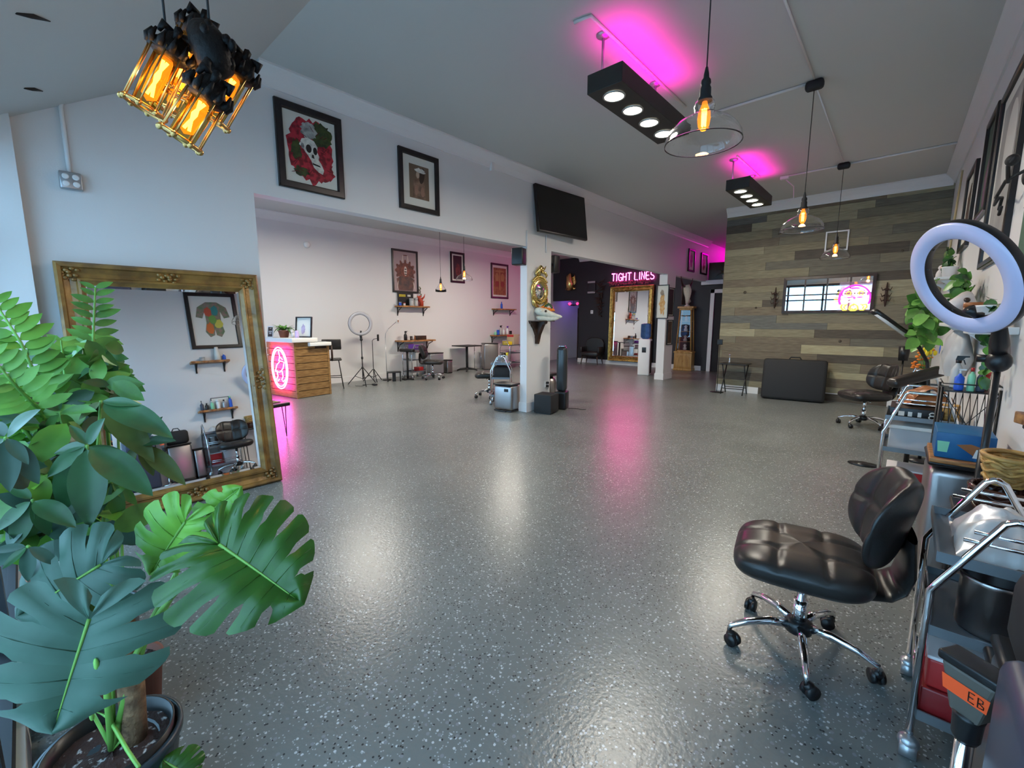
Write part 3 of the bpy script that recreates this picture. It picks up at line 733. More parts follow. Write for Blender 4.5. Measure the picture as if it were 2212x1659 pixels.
# counter neon: leaf in a double oval
def neon_oval(parent):
    b = MB()
    for rx_, rz_ in ((.275, .40), (.235, .355)):
        b.tube([(rx_ * math.cos(2 * PI * k / 36), -.03, rz_ * math.sin(2 * PI * k / 36)) for k in range(36)], .011, 8, closed=True)
    b.build('oval_tube', M['pinkhalo'], parent)
    b = MB()
    b.tube([(-.16, -.03, -.07), (-.09, -.03, .06), (.04, -.03, .14), (.17, -.03, .12), (.12, -.03, 0), (0, -.03, -.08), (-.16, -.03, -.07)], .009, 8)
    b.tube([(.0, -.03, .34), (.03, -.03, .22), (-.01, -.03, .14)], .009, 8); b.tube([(.03, -.03, .22), (.12, -.03, .17)], .009, 8)
    for sx in (-.10, .08):
        b.tube([(sx, -.03, -.05), (sx + .02, -.03, -.16), (sx - .03, -.03, -.22), (sx + .01, -.03, -.26), (sx + .06, -.03, -.22)], .010, 8)
    b.build('leaf_tube', M['pinkhalo'], parent)
# ------------------------------------------------------------ reception counter
# front face (with the oval neon) looks toward the storefront, side face toward the main room
cA_, cB_, cC_ = Vector((-9.42, 3.20, 0)), Vector((-8.50, 3.34, 0)), Vector((-8.64, 4.02, 0))
t = thing('reception_counter', 'slatted oak reception counter with white tops and an oval neon', 'counter', (cB_.x, cB_.y, 0), math.atan2(cB_.y - cA_.y, cB_.x - cA_.x))
FL = (cB_ - cA_).length
b = MB(); b.box(-FL, 0, .03, .42, 0, 1.06, 0); b.box(-.30, 0, .42, .70, 0, .98, 0)
for k in range(8):
    z0, z1 = .01 + k * .1325, .01 + (k + 1) * .1325 - .012
    b.box(-FL, .0, 0, .03, z0, z1, 1)
    b.box(0, .03, 0, .70, z0, min(z1, .98 if k < 7 else 1.06), 1) if k < 7 else b.box(0, .03, 0, .42, z0, z1, 1)
b.box(0, .04, .68, .72, 0, .98, 1); b.box(-.0, .036, -.004, .03, 0, 1.06, 1)
b.build('body', [M['dkwood'], M['oak']], t)
MB().rbox(-FL - .08, .08, -.06, .46, 1.06, 1.14, .008).build('counter_top', M['whitewood'], t)
MB().rbox(-.36, .10, .28, .74, .98, 1.05, .008).build('side_top', M['whitewood'], t)
n_ = thing('oval', '', ''); n_.parent = t; n_.name = 'neon_oval'
del n_['label'], n_['category']
n_.location = (-.46, 0, .56)
n_.scale = (1, 1, 1)
neon_oval(n_)
area('oval_light', (0, -.12, 0), (0, -1, -.35), .5, .75, 34, (1, .02, .55), parent=n_)
area('oval_wash', (0, -.07, 0), (0, 1, 0), .6, .85, 26, (1, .0, .42), parent=n_)
CT = t.location.z + 1.14
def onc(x, y, z=0):
    return Matrix.Translation(t_c.location) @ Matrix.Rotation(t_c.rotation_euler.z, 4, 'Z') @ Vector((x, y, 1.14 + z))
t_c = t; CR = t.rotation_euler.z
t = picture('leaning_frame', 'black framed pale drawing leaning upright on the counter top', 'picture', .36, .40, (0, 0, 0), 0, .022, .03, [(blob(-.1, -.25, .35, .6, 2, .2), 0)], [A('lilac', (.5, .42, .62), vary=.3)], matm='paper')
t.location = onc(-.20, .37, .20); t.rotation_euler = (R(-8), 0, CR + R(20))
def grass_pot(name, label, loc, n=26, L=.28, pm='terracotta', ph=.14, pr_=.10, leaf='mid', seed=1, wd=.016, up=.9):
    t = thing(name, label, 'potted plant', loc, 0)
    MB().lathe([(pr_ * .72, 0), (pr_, ph * .86), (pr_ * 1.08, ph * .87), (pr_ * 1.08, ph), (pr_ * .95, ph), (pr_ * .93, ph * .85), (0, ph * .85)], (0, 0, 0), 22).build('pot', M[pm], t)
    q = random.Random(seed); b = MB()
    for k in range(n):
        a = q.uniform(0, 2 * PI); l = L * q.uniform(.6, 1.1); dr = q.uniform(.3, 1.2)
        def P(u, v):
            r_ = l * u * (1 - .15 * u); z = ph * .85 + l * up * u - dr * l * u * u
            s_ = (v - .5) * 2 * wd * math.sin(PI * min(1, u * .93 + .07)) 
            return (r_ * math.cos(a) - s_ * math.sin(a), r_ * math.sin(a) + s_ * math.cos(a), z + abs(s_) * .3)
        b.grid(P, 6, 2)
    b.build('foliage', GREENS[leaf], t)
    return t
grass_pot('potted_plant', 'small leafy plant in a brown pot on the reception counter', onc(-.52, .14), 30, .26, leaf='mid', wd=.025)
t = thing('letter_sign', 'little black sign in a white frame at the counter end', 'sign', onc(-.80, .02), CR + R(8), rx=R(-8))
MB().frame(.17, .22, [(0, 0), (0, .014), (.014, .014), (.016, .008)], cz=.11).build('frame', M['white'], t)
b = MB(); b.box(-.072, .072, -.008, -.004, .012, .208, 0)
for k, (wl, zz) in enumerate(((.05, .175), (.09, .12), (.10, .105), (.06, .085), (.075, .07))): b.box(-wl / 2, wl / 2, -.0095, -.0082, zz, zz + .007, 1)
b.build('face', [M['black'], M['paper']], t)
t = thing('figurine', 'small white animal figurine beside the plant pot on the counter', 'figurine', onc(-.32, .20), CR)
b = MB(); b.ball((0, 0, .05), .04, .035, .05); b.ball((0, -.01, .12), .028); b.ball((-.018, -.01, .15), .010, .006, .018); b.ball((.018, -.01, .15), .010, .006, .018); b.build('body', M['plaster'], t)
o = MB().lathe([(.035, 0), (.04, .05), (.03, .10), (.034, .12), (.02, .14)], (0, 0, 0), 14).build('candle_jar', mat('lilac_glass', (.55, .42, .7), .2)); tag(o, 'lilac jar in front of the drawing on the counter', 'jar', loc=onc(-.18, .20))
o = MB().rbox(-.15, .15, -.10, .10, 0, .012, .004).build('closed_laptop', M['castgrey']); o.location = onc(-.10, .56, -.089); o.rotation_euler = (0, 0, CR); tag(o, 'thin grey tablet lying at the back edge of the counter', 'tablet')
# bar stool with back behind the counter
t = thing('bar_stool', 'black wire-legged bar stool with leather back behind the counter', 'stool', (-9.22, 4.42, 0), R(-115))
MB().rbox(-.19, .19, -.19, .19, .62, .66, .02).build('seat', M['leather'], t)
MB().rbox(-.19, .19, .20, .235, .86, 1.08, .03).build('backrest', M['leather'], t)
b = MB(); b.tube([(0, .0, .63), (0, .16, .63), (0, .21, .66), (0, .225, .74), (0, .22, .95)], .020, 8); b.build('back_stem', M['dkwood'], t)
for sx in (-1, 1):
    for sy in (-1, 1):
        MB().tube([(sx * .13, sy * .13, .62), (sx * .20, sy * .20, .01)], .009, 7).build('leg', M['blackmatte'], t)
MB().tube([(-.17, -.17, .26), (.17, -.17, .26), (.17, .17, .26), (-.17, .17, .26)], .008, 6, closed=True).build('foot_ring', M['blackmatte'], t)
# hairpin bench by the gilt mirror
t = thing('hairpin_bench', 'low dark bench with hairpin legs beside the gilt mirror edge', 'bench', (-5.80, 1.98, 0), R(12))
MB().rbox(-.62, .13, -.16, .16, .40, .445, .012).build('seat', M['black'], t)
MB().box(-.60, .02, -.10, .10, .446, .452).build('cloth', mat('gold_patterned_cloth', (.42, .34, .12), .7, col2=(.1, .08, .04), scale=22), t)
for sx, sy in ((.08, -.11), (.08, .11), (-.55, -.11), (-.55, .11)):
    MB().tube([(sx - .06, sy, .40), (sx, sy, .01), (sx + .02, sy, .40)], .006, 6).build('leg', M['blackmatte'], t)

# ------------------------------------------------------------ swivel chair (salon stool with wrap back)
def make_chair(label, loc, rz):
    t = thing('salon_chair', label, 'chair', loc, rz)
    W, D = .235, .22
    def cushion(cy, cz, hw, hd, th, curl):
        def P(u, v):
            a = 2 * PI * u; c_, s_ = math.cos(a), math.sin(a)
            e = 4.2; q = (abs(c_) ** e + abs(s_) ** e) ** (-1 / e)
            return a, c_ * q, s_ * q
        b = MB()
        def F(u, v):
            a, x, y = P(u, 0)
            if v < .5:  # bottom half to rim
                k = v / .5; r_ = .86 + .14 * math.sin(k * PI / 2); z = -th * .5 * math.cos(k * PI / 2)
                z = -th * .5 * (1 - k) ** .7
            else:
                k = (v - .5) / .5; r_ = math.cos(k * PI / 2) ** .42; z = th * .5 * math.sin(k * PI / 2) ** .8
            xx, yy = x * hw * r_, y * hd * r_
            zz = z
            if v > .5:  # tufting
                g = 1 - .45 * max(0, 1 - min(abs(((xx / hw * 1.5) % 1) - .5 + 0), 1)) * 0
                dx = abs(((xx / (2 * hw / 3) + .5) % 1) - .0); dx = min(dx, 1 - dx); dy = abs(((yy / (2 * hd / 3) + .5) % 1)); dy = min(dy, 1 - dy)
                groove = math.exp(-(dx * 13) ** 2) + math.exp(-(dy * 13) ** 2)
                zz -= .009 * min(1.8, groove) * min(1, k * 2.5)
                zz += curl * (-(yy / hd) * abs(yy / hd)) * .5
            return (xx, cy + yy, cz + zz - (.03 * max(0, (-yy / hd - .55)) if hd > .15 else 0))
        b.grid(F, 120, 60)
        nb = len(b.v); b.v.append((0, cy, cz - th * .5)); 
        for i in range(120): b.f.append([i + 1, i, nb]); b.m.append(0); b.sm.append(True)
        return b
    cushion(-.02, .445, .25, .25, .115, 0).build('seat', M['leather'], t)
    # backrest: wings wrapped forward
    b = MB()
    def G(u, v):
        a = 2 * PI * u; e = 2.6; c_, s_ = math.cos(a), math.sin(a); q = (abs(c_) ** e + abs(s_) ** e) ** (-1 / e)
        x, z = c_ * q, s_ * q
        wv = 1 - .13 * math.exp(-(x * 3) ** 2) * (1 if z > 0 else .3)
        if v < .5: k = v / .5; r_ = math.cos((1 - k) * PI / 2) ** .5; d = .045 * math.sin((1 - k) * PI / 2)
        else: k = (v - .5) / .5; r_ = math.cos(k * PI / 2) ** .5; d = -.045 * math.sin(k * PI / 2)
        X, Z = x * .235 * r_, z * .19 * r_ * wv
        Y = .275 + d - 1.9 * X * X
        if v > .5:
            g = math.exp(-((abs(X) - .0) / .016) ** 2) + math.exp(-((Z - .01) / .016) ** 2) + math.exp(-((abs(X) - .13) / .016) ** 2)
            Y += .011 * min(1.2, g) * min(1, k * 2)
        Y += .12 * (Z / .19) * .35
        return (X, Y, .69 + Z)
    b.grid(G, 110, 56); b.build('backrest', M['leather'], t)
    # curved leather band from seat to back
    path = [(.12, .405, .06), (.20, .395, .06), (.27, .40, .055), (.31, .435, .05), (.325, .50, .05), (.315, .58, .05), (.305, .66, .05)]
    b = MB()
    def Bn(u, v):
        i = min(len(path) - 2, int(u * (len(path) - 1))); f = u * (len(path) - 1) - i
        y, z = [path[i][k] * (1 - f) + path[i + 1][k] * f for k in (0, 1)]
        y2, z2 = [path[i + 1][k] - path[i][k] for k in (0, 1)]; n_ = math.hypot(y2, z2); ny, nz = -z2 / n_, y2 / n_
        a = 2 * PI * v; wd = .17 - .05 * math.sin(u * PI)
        return (wd * math.cos(a) if abs(math.cos(a)) < .98 else wd * math.cos(a), y + ny * .022 * math.sin(a), z + nz * .022 * math.sin(a))
    b.grid(Bn, 18, 20); b.build('back_band', M['leather'], t)
    MB().lathe([(.09, .375), (.10, .392)], (0, 0, 0), 16).build('seat_plate', M['blackmatte'], t)
    b = MB(); b.cyl((0, 0, .13), (0, 0, .24), .027, n=18); b.cyl((0, 0, .24), (0, 0, .38), .019, n=18); b.tube([(.0, 0, .375), (.12, -.04, .37), (.17, -.05, .365)], .006, 6); b.build('gas_lift', M['chrome'], t)
    b = MB(); b.lathe([(.035, .085), (.052, .095), (.054, .135), (.032, .15)], (0, 0, 0), 20); b.build('hub', M['black'], t)
    for k in range(5):
        a = R(72 * k + 5); ca, sa = math.cos(a), math.sin(a)
        leg = MB().tube([(.04 * ca, .04 * sa, .122), (.12 * ca, .12 * sa, .128), (.21 * ca, .21 * sa, .112), (.278 * ca, .278 * sa, .085), (.285 * ca, .285 * sa, .07)], [.019, .018, .015, .012, .010], 10).build('leg', M['chrome'], t)
        c_ = MB(); px, py = .285 * ca, .285 * sa; w1, w2 = -sa * .4 + ca * .6, ca * .4 + sa * .6; nn = math.hypot(w1, w2); w1 /= nn; w2 /= nn
        tx, ty = -w2, w1
        for s_ in (-1, 1):
            c_.cyl((px + tx * .02 + w1 * .006 * s_, py + ty * .02 + w2 * .006 * s_, .028), (px + tx * .02 + w1 * .022 * s_, py + ty * .02 + w2 * .022 * s_, .028), .028, n=16)
        c_.ball((px + tx * .012, py + ty * .012, .046), .022, .022, .02, n=10); c_.cyl((px, py, .05), (px, py, .075), .008, n=8)
        c_.build('caster', M['black'], leg)
    return t
chair0 = make_chair('black leather swivel chair nearest the camera, tufted seat, chrome star base', (-.24, 2.165, 0), R(-80))

# ------------------------------------------------------------ chrome trolley
def make_cart(label, loc, rz, W=.34, D=.46, shelves=True, h=.86, name='salon_trolley', ins=.125):
    """ends (trapezoid tube frames) at y=0 and y=D, x from 0 to W"""
    t = thing(name, label, 'trolley', loc, rz, None)
    r = .0115
    for yy in (0, D):
        f = MB().tube([(0, yy, .09), (0, yy, .60), (.012, yy, .625), (ins - .02, yy, h - .012), (ins, yy, h), (W - ins, yy, h), (W - ins + .02, yy, h - .012), (W - .012, yy, .625), (W, yy, .60), (W, yy, .09)], r, 10)
        f.tube([(.075, yy, h - .055), (W - .075, yy, h - .055)], .006, 8); f.tube([(.055, yy, h - .085), (W - .055, yy, h - .085)], .006, 8)
        fo = f.build('end_frame', M['chrome'], t)
    for z in (.14, .45, .70):
        s_ = MB(); s_.box(.008, W - .008, .0, D, z, z + .006); s_.box(.004, W - .004, -.006, 0, z, z + .034); s_.box(.004, W - .004, D, D + .006, z, z + .034); s_.box(.002, .008, 0, D, z, z + .034); s_.box(W - .008, W - .002, 0, D, z, z + .034)
        s_.build('shelf', M['tray'], t)
        g = MB()
        for dz in (.075, .10) if z < .5 else ():
            g.tube([(0, .01, z + dz), (0, D - .01, z + dz)], .004, 6); g.tube([(W, .01, z + dz), (W, D - .01, z + dz)], .004, 6)
        if z < .5: g.build('guard_rail', M['chrome'], t)
    for x in (0, W):
        for y in (0, D):
            c_ = MB(); c_.cyl((x, y, .07), (x, y, .10), .010, n=8); c_.cyl((x - .022, y - .014, .03), (x + .022, y - .014, .03), .03, n=20)
            c_.ball((x, y - .008, .050), .030, .030, .026, n=14)
            c_.build('caster', M['castgrey'], t)
    return t
# ------------------------------------------------------------ small things, generic makers
def bottle(name, label, loc, h=.16, r=.03, m='white', cap='black', kind='round', cat='bottle', group=None, rz=0.0):
    t = thing(name, label, cat, loc, rz, group)
    b = MB()
    if kind == 'spray':
        b.lathe([(r * .9, 0), (r, .01), (r, h * .55), (r * .6, h * .68), (r * .35, h * .74), (r * .35, h * .80)], (0, 0, 0), 16).build('body', M[m], t)
        c = MB(); c.lathe([(r * .45, h * .78), (r * .45, h * .86)], (0, 0, 0), 12); c.prism([(-r * .5, h * .86), (r * .5, h * .86), (r * .9, h * .95), (r * 1.5, h * .96), (r * 1.5, h), (-r * .3, h)], -r * .3, r * .3)
        c.prism([(r * .6, h * .88), (r * .8, h * .88), (r * 1.1, h * .74), (r * .95, h * .73)], -r * .15, r * .15); c.build('trigger', M[cap], t)
    elif kind == 'pump':
        b.lathe([(r * .9, 0), (r, .01), (r, h * .6), (r * .4, h * .72), (r * .3, h * .78)], (0, 0, 0), 16).build('body', M[m], t)
        c = MB(); c.cyl((0, 0, h * .76), (0, 0, h * .95), r * .2, n=8); c.box(-r * .3, r * 1.1, -r * .22, r * .22, h * .93, h); c.build('pump', M[cap], t)
    elif kind == 'jar':
        b.lathe([(r * .95, 0), (r, .006), (r, h * .78)], (0, 0, 0), 18).build('body', M[m], t)
        MB().lathe([(r * 1.05, h * .78), (r * 1.05, h), (0, h)], (0, 0, 0), 18).build('lid', M[cap], t)
    else:
        b.lathe([(r * .9, 0), (r, .008), (r, h * .62), (r * .85, h * .70), (r * .38, h * .78), (r * .36, h * .86)], (0, 0, 0), 16).build('body', M[m], t)
        MB().lathe([(r * .45, h * .84), (r * .45, h), (0, h)], (0, 0, 0), 14).build('cap', M[cap], t)
    return t


def wall_shelf(label, loc, rz, L, D=.20, bh=.24, sag=.0, group=None):
    """live-edge board on two black brackets, top surface at local z=0"""
    t = thing('wall_shelf', label, 'shelf', loc, rz, group)
    q = random.Random(int(L * 1000)); b = MB(); n = 14
    fr = [(-L / 2 + L * k / n, -D + q.uniform(-.015, .015)) for k in range(n + 1)]
    b.prism([(-L / 2, 0)] + fr + [(L / 2, 0)], -.038, 0, plane='xy'); b.build('board', M['shelfwood'], t, bevel=.004)
    for sx in (-1, 1):
        x = sx * (L / 2 - .08)
        c = MB(); c.box(x - .012, x + .012, -.012, 0, -bh, -.038); c.box(x - .012, x + .012, -D * .9, 0, -.050, -.038)
        c.prism([(-.012, -bh + .02), (-.012, -bh + .06), (-D * .35, -.10), (-D * .85, -.05), (-D * .85, -.062), (-D * .30, -.13)], x - .008, x + .008, plane='yz')
        c.build('bracket', M['blackmatte'], t)
    return t


def bin_box(label, loc, rz, W, D, h, side='steel', name='trash_bin', lidh=.03, front=True, rnd=.05):
    t = thing(name, label, 'trash bin', loc, rz)
    MB().rbox(-W / 2, W / 2, -D / 2, D / 2, .02, h - lidh, rnd).build('body', M[side], t)
    MB().rbox(-W / 2 - .006, W / 2 + .006, -D / 2 - .006, D / 2 + .006, h - lidh, h, min(rnd, lidh / 2.1)).build('lid', M['black'], t)
    b = MB(); b.rbox(-W / 2 + .005, W / 2 - .005, -D / 2 + .005, D / 2 - .005, 0, .025, .01)
    if front: b.box(-W * .2, W * .2, -D / 2 - .03, -D / 2 + .02, .004, .018)
    b.build('pedal_base', M['black'], t)
    return t


# ------------------------------------------------------------ around the post
t = bin_box('stainless rectangular bin with black lid at the foot of the post', (-4.80, 5.20, 0), R(8), .36, .25, .46, rnd=.04)
MB().rbox(.04, .115, -.137, -.12, .33, .38, .006).build('label_plate', M['black'], t)
bin_box('tall cylindrical stainless bin behind the post and speaker tower', (-4.80, 6.32, 0), 0, .30, .30, .53, rnd=.14, lidh=.05)
t = thing('subwoofer', 'black cube subwoofer on the floor against the post', 'speaker', (-4.21, 5.50, 0), R(12))
MB().rbox(-.15, .15, -.15, .15, .015, .31, .012).build('cabinet', M['blackmatte'], t)
MB().box(-.12, .12, -.12, .12, 0, .015).build('foot', M['black'], t)
t = thing('tower_speaker', 'slim tall dark grey tower purifier behind the black cube', 'air purifier', (-4.22, 5.93, 0), R(20))
MB().rbox(-.10, .10, -.11, .11, 0, .30, .02).box(-.075, .075, -.1125, -.108, .04, .27, 0).build('base', M['black'], t)
t.name = 'tower_fan'
b = MB()
for z in [.30 + i * .62 / 12 for i in range(13)]: pass
b.rbox(-.085, .085, -.085, .085, .30, 1.04, .055); b.build('tower', mat('dark_grey_gloss', (.03, .034, .037), .18), t)
MB().rbox(-.05, .05, -.05, .05, 1.04, 1.055, .006).build('cap', M['chrome'], t)
o = MB().tube([(-4.13, 6.0, .006), (-3.98, 6.08, .006), (-3.90, 6.05, .006), (-3.86, 6.12, .006)], .004, 6).build('power_cord', M['black']); o.parent = t; o.matrix_parent_inverse = (Matrix.Translation(t.location) @ Matrix.Rotation(R(20), 4, 'Z')).inverted()
t = thing('power_outlet', 'white outlet with plugs low on the post above the subwoofer', 'outlet', (XL, 5.83, .40), PI / 2)
MB().rbox(-.035, .035, -.01, 0, -.055, .055, .004).build('plate', M['white'], t)
b = MB(); b.rbox(-.02, .02, -.05, -.01, .012, .045, .006); b.rbox(-.02, .02, -.05, -.01, -.045, -.012, .006); b.tube([(0, -.05, .03), (-.02, -.08, .0), (-.04, -.07, -.07)], .004, 6); b.build('plug', M['black'], t)
# trolley and chair beside the post
ct = make_cart('chrome trolley with a dark tray, left of the post', (-5.36, 5.40, 0), R(38), W=.34, D=.32, h=.84)
o = MB().rbox(-.14, .14, -.11, .11, 0, .13, .012).build('red_crate', M['red']); tag(o, 'red box on the lowest shelf of the post trolley', 'box', loc=(-5.31, 5.64, .147), rz=R(38))
o = MB().rbox(-.145, .145, -.13, .13, 0, .20, .03).build('black_case', M['blackmatte']); tag(o, 'bulky black bag on the middle shelf of the post trolley', 'bag', loc=(-5.31, 5.64, .458), rz=R(38))
t = bottle('spray_bottle', 'clear spray bottle with yellow trigger hooked beside the post trolley', (-5.22, 5.66, .708), .20, .03, 'filmy', 'yellow', 'spray')
dup(chair0, (-5.92, 5.92, 0), R(-48), 'black leather swivel chair facing away beside the post trolley')

# ------------------------------------------------------------ annex far wall
SY = 7.03
wall_shelf('upper live-edge shelf crowded with trinkets under the armoured-figure poster', (XA, SY, 1.86), PI / 2, .98, .22, .26)
def on_a(y, z, d=.11): return (XA + d, y, z)
t = thing('framed_sign', 'dark sign with yellow lettering leaning at the back of the cluttered shelf', 'sign', on_a(6.86, 1.862, .035), PI / 2)
MB().box(-.24, .24, -.012, .012, 0, .34).build('board', M['black'], t)
b = MB(); x = -.20
q = random.Random(2)
for ww in (.03, .028, .03, .026, .03, .03, .028): b.box(x, x + ww - .008, -.0145, -.0125, .235, .29, 0); b.box(x + .004, x + ww - .014, -.0147, -.0145, .25, .275, 2); x += ww
b.build('lettering', [M['yellow'], M['paper'], M['black']], t)
b = MB()
x = .06
for ww in (.03, .03, .04): b.box(x, x + ww - .008, -.0145, -.0125, .24, .29, 1); x += ww
b.build('lettering', [M['yellow'], M['paper'], M['black']], t)
bottle('small_camera', 'tiny silver and blue gadget at the near end of the cluttered shelf', on_a(6.62, 1.862, .14), .09, .035, 'blue', 'castgrey', 'jar', 'gadget')
bottle('jar', 'little pink pot beside the blue gadget on the cluttered shelf', on_a(6.74, 1.862, .15), .07, .03, 'plaster', 'red', 'jar', 'jar')
bottle('glass_jar', 'clear jar with clear lid, left of two on the cluttered shelf', on_a(6.97, 1.862, .14), .19, .055, 'filmy', 'filmy', 'jar', 'jar')
bottle('glass_jar', 'clear jar nearer the red figure on the cluttered shelf', on_a(7.12, 1.862, .14), .20, .05, 'filmy', 'castgrey', 'jar', 'jar')
t = thing('figurine', 'spiky red dragon figure at the far end of the cluttered shelf', 'figurine', on_a(7.30, 1.862, .12), PI / 2)
b = MB(); b.tube([(0, 0, 0), (.01, 0, .10), (-.04, 0, .17), (-.06, 0, .24), (.01, 0, .27)], [.06, .055, .06, .04, .02], 9); b.tube([(.02, 0, .18), (.10, 0, .25), (.13, 0, .33)], [.03, .018, .004], 7); b.tube([(.02, 0, .10), (.11, 0, .14)], [.02, .006], 7)
b.tube([(-.06, 0, .20), (-.12, 0, .26), (-.11, 0, .30)], [.02, .014, .004], 7); b.build('body', mat('red_lacquer', (.42, .05, .02), .4), t)
q = random.Random(9); t = thing('dried_twig', 'thin leafy sprig standing behind the red dragon figure', 'plant', on_a(7.33, 1.862, .05), PI / 2)
b = MB(); b.tube([(0, 0, 0), (.01, 0, .3), (-.01, 0, .52)], .006, 6); b.build('stem', M['dkwood'], t)
b = MB()
for k in range(16): zz = .15 + .024 * k; b.ball((q.uniform(-.05, .05), q.uniform(-.02, .02), zz), .022, .006, .012, n=6)
b.build('foliage', GREENS['olive'], t)
wall_shelf('lower live-edge desk shelf with spray bottle, near the black T-post', (XA, 7.06, .96), PI / 2, 1.10, .32, .30)
bottle('spray_bottle', 'black spray bottle on the lower desk shelf', on_a(6.72, .962, .18), .24, .045, 'black', 'black', 'spray', rz=PI / 2)
bottle('cup', 'small dark cup beside the black spray bottle', on_a(6.90, .962, .18), .10, .035, 'dkwood', 'black', 'jar', 'cup')
bottle('gold_bottle', 'slim amber bottle beside the dark cup on the desk shelf', on_a(7.01, .962, .18), .13, .018, 'caramel', 'brass')
o = MB().rbox(-.15, .15, -.06, .06, 0, .11, .008).build('box', M['dkwood']); tag(o, 'long dark brown box on the lower desk shelf', 'box', loc=on_a(7.22, .962, .16), rz=PI / 2)
ct2 = make_cart('chrome trolley under the desk shelf, half behind a black chair', (-9.40, 6.60, 0), R(90) + R(8), W=.50, D=.34)
o = MB().rbox(-.14, .14, -.10, .10, 0, .15, .01).build('purple_box', M['purple']); tag(o, 'purple carton on the top tray of the desk trolley', 'box', loc=(-9.62, 6.86, .708), rz=R(8))
o = MB().rbox(-.10, .10, -.08, .08, 0, .11, .01).build('red_crate', M['red']); tag(o, 'red box on the lowest shelf of the desk trolley', 'box', loc=(-9.60, 6.95, .147), rz=R(8))
o = MB().rbox(-.13, .13, -.09, .09, 0, .20, .01).build('white_bag', M['filmy']); tag(o, 'wrinkled white bag on the middle shelf of the desk trolley', 'bag', loc=(-9.60, 6.84, .458), rz=R(8))
t = thing('armrest_stand', 'black padded T-post armrest left of the desk trolley', 'armrest', (-9.25, 6.36, 0), R(20))
MB().rbox(-.20, .20, -.07, .07, .70, .78, .03).build('pad', M['leather'], t)
b = MB(); b.cyl((0, 0, .02), (0, 0, .70), .026, n=14); b.rbox(-.17, .17, -.025, .025, 0, .03, .008); b.rbox(-.025, .025, -.15, .15, 0, .03, .008); b.build('post', M['blackmatte'], t)
t = thing('step_stool', 'low black plastic step stool beside the tripods', 'stool', (-9.28, 5.98, 0), R(60))
MB().rbox(-.17, .17, -.11, .11, .21, .24, .01).build('top', M['black'], t)
for sx in (-1, 1):
    b = MB(); b.box(sx * .15 - .012, sx * .15 + .012, -.10, .10, .0, .21); b.build('side', M['black'], t)
MB().box(-.04, .04, -.06, .06, .0, .21).build('brace', M['black'], t)
dup(chair0, (-8.88, 6.86, 0), R(132), 'black leather swivel chair at the annex desk shelf')
bin_box('wide low stainless bin behind the annex desk chair', (-9.72, 7.55, 0), PI / 2, .46, .30, .60, rnd=.02, side='castgrey')
bin_box('narrow small stainless bin between the wide bin and the pedestal table', (-9.66, 7.98, 0), PI / 2, .19, .24, .38, rnd=.02)
t = thing('pedestal_table', 'black square pedestal table against the annex wall', 'table', (-9.60, 8.68, 0), 0)
MB().rbox(-.30, .30, -.33, .33, .73, .76, .008).build('tabletop', M['blackmatte'], t)
b = MB(); b.cyl((0, 0, .06), (0, 0, .73), .035, n=14)
for k in range(4):
    a = k * PI / 2 + PI / 4; b.tube([(0, 0, .08), (.20 * math.cos(a), .20 * math.sin(a), .06), (.30 * math.cos(a), .30 * math.sin(a), .02)], [.035, .028, .02], 8)
b.build('pedestal', M['blackmatte'], t)
t = thing('chrome_rack', 'bare folded chrome rack standing between pedestal table and big bin', 'rack', (-9.66, 9.03, 0), R(42))
MB().tube([(0, 0, .02), (0, 0, .76), (.20, 0, .76), (.20, 0, .02)], .009, 7).tube([(0, 0, .10), (.20, 0, .10)], .007, 6).tube([(0, .10, .02), (0, .10, .74), (.20, .10, .74), (.20, .10, .02)], .009, 7).tube([(0, 0, .76), (0, .10, .74)], .007, 6).build('frame', M['chrome'], t)
bin_box('big square stainless bin with wine-tinted side behind the swivel chair', (-9.47, 9.50, 0), R(60), .44, .38, .80, rnd=.02)
wall_shelf('upper small live-edge shelf under the amber poster', (XA, 10.60, 1.86), PI / 2, .95, .22, .22)
bottle('bottle', 'blue-grey bottle on the small shelf under the amber poster', on_a(10.48, 1.862), .22, .035, 'blue', 'blue')
wall_shelf('lower live-edge shelf crowded with cleaning bottles beside the post', (XA, 10.62, 1.02), PI / 2, 1.15, .26, .30)
for k, (y_, kd, m_, c_, h_, lb) in enumerate(((10.18, 'round', 'mint', 'white', .12, 'low mint tub'), (10.30, 'jar', 'blue', 'blue', .16, 'blue tub'), (10.42, 'spray', 'filmy', 'black', .30, 'clear spray bottle'), (10.56, 'pump', 'white', 'white', .22, 'white pump bottle'), (10.74, 'spray', 'white', 'purple', .28, 'spray bottle with purple trigger'), (10.90, 'jar', 'black', 'black', .12, 'dark jar'))):
    bottle('bottle' if kd != 'jar' else 'tub', lb + ' on the lower shelf beside the post', on_a(y_, 1.022, .12), h_, .045, m_, c_, kd)
ct4 = make_cart('laden chrome trolley below the bottle shelf, behind the post', (-9.56, 10.05, 0), 0, W=.42, D=.50)
o = MB().rbox(-.15, .15, -.12, .12, 0, .34, .006).box(-.14, .14, -.122, -.12, .26, .33, 1).build('cardboard_box', [mat('kraft_card', (.42, .33, .22), .7), M['red']]); tag(o, 'tall kraft box on the trolley behind the post', 'box', loc=(-9.33, 10.40, .708))
o = MB().rbox(-.12, .12, -.10, .10, 0, .12, .01).build('yellow_tray', M['yellow']); tag(o, 'yellow tray on the trolley behind the post', 'tray', loc=(-9.35, 10.165, .708))

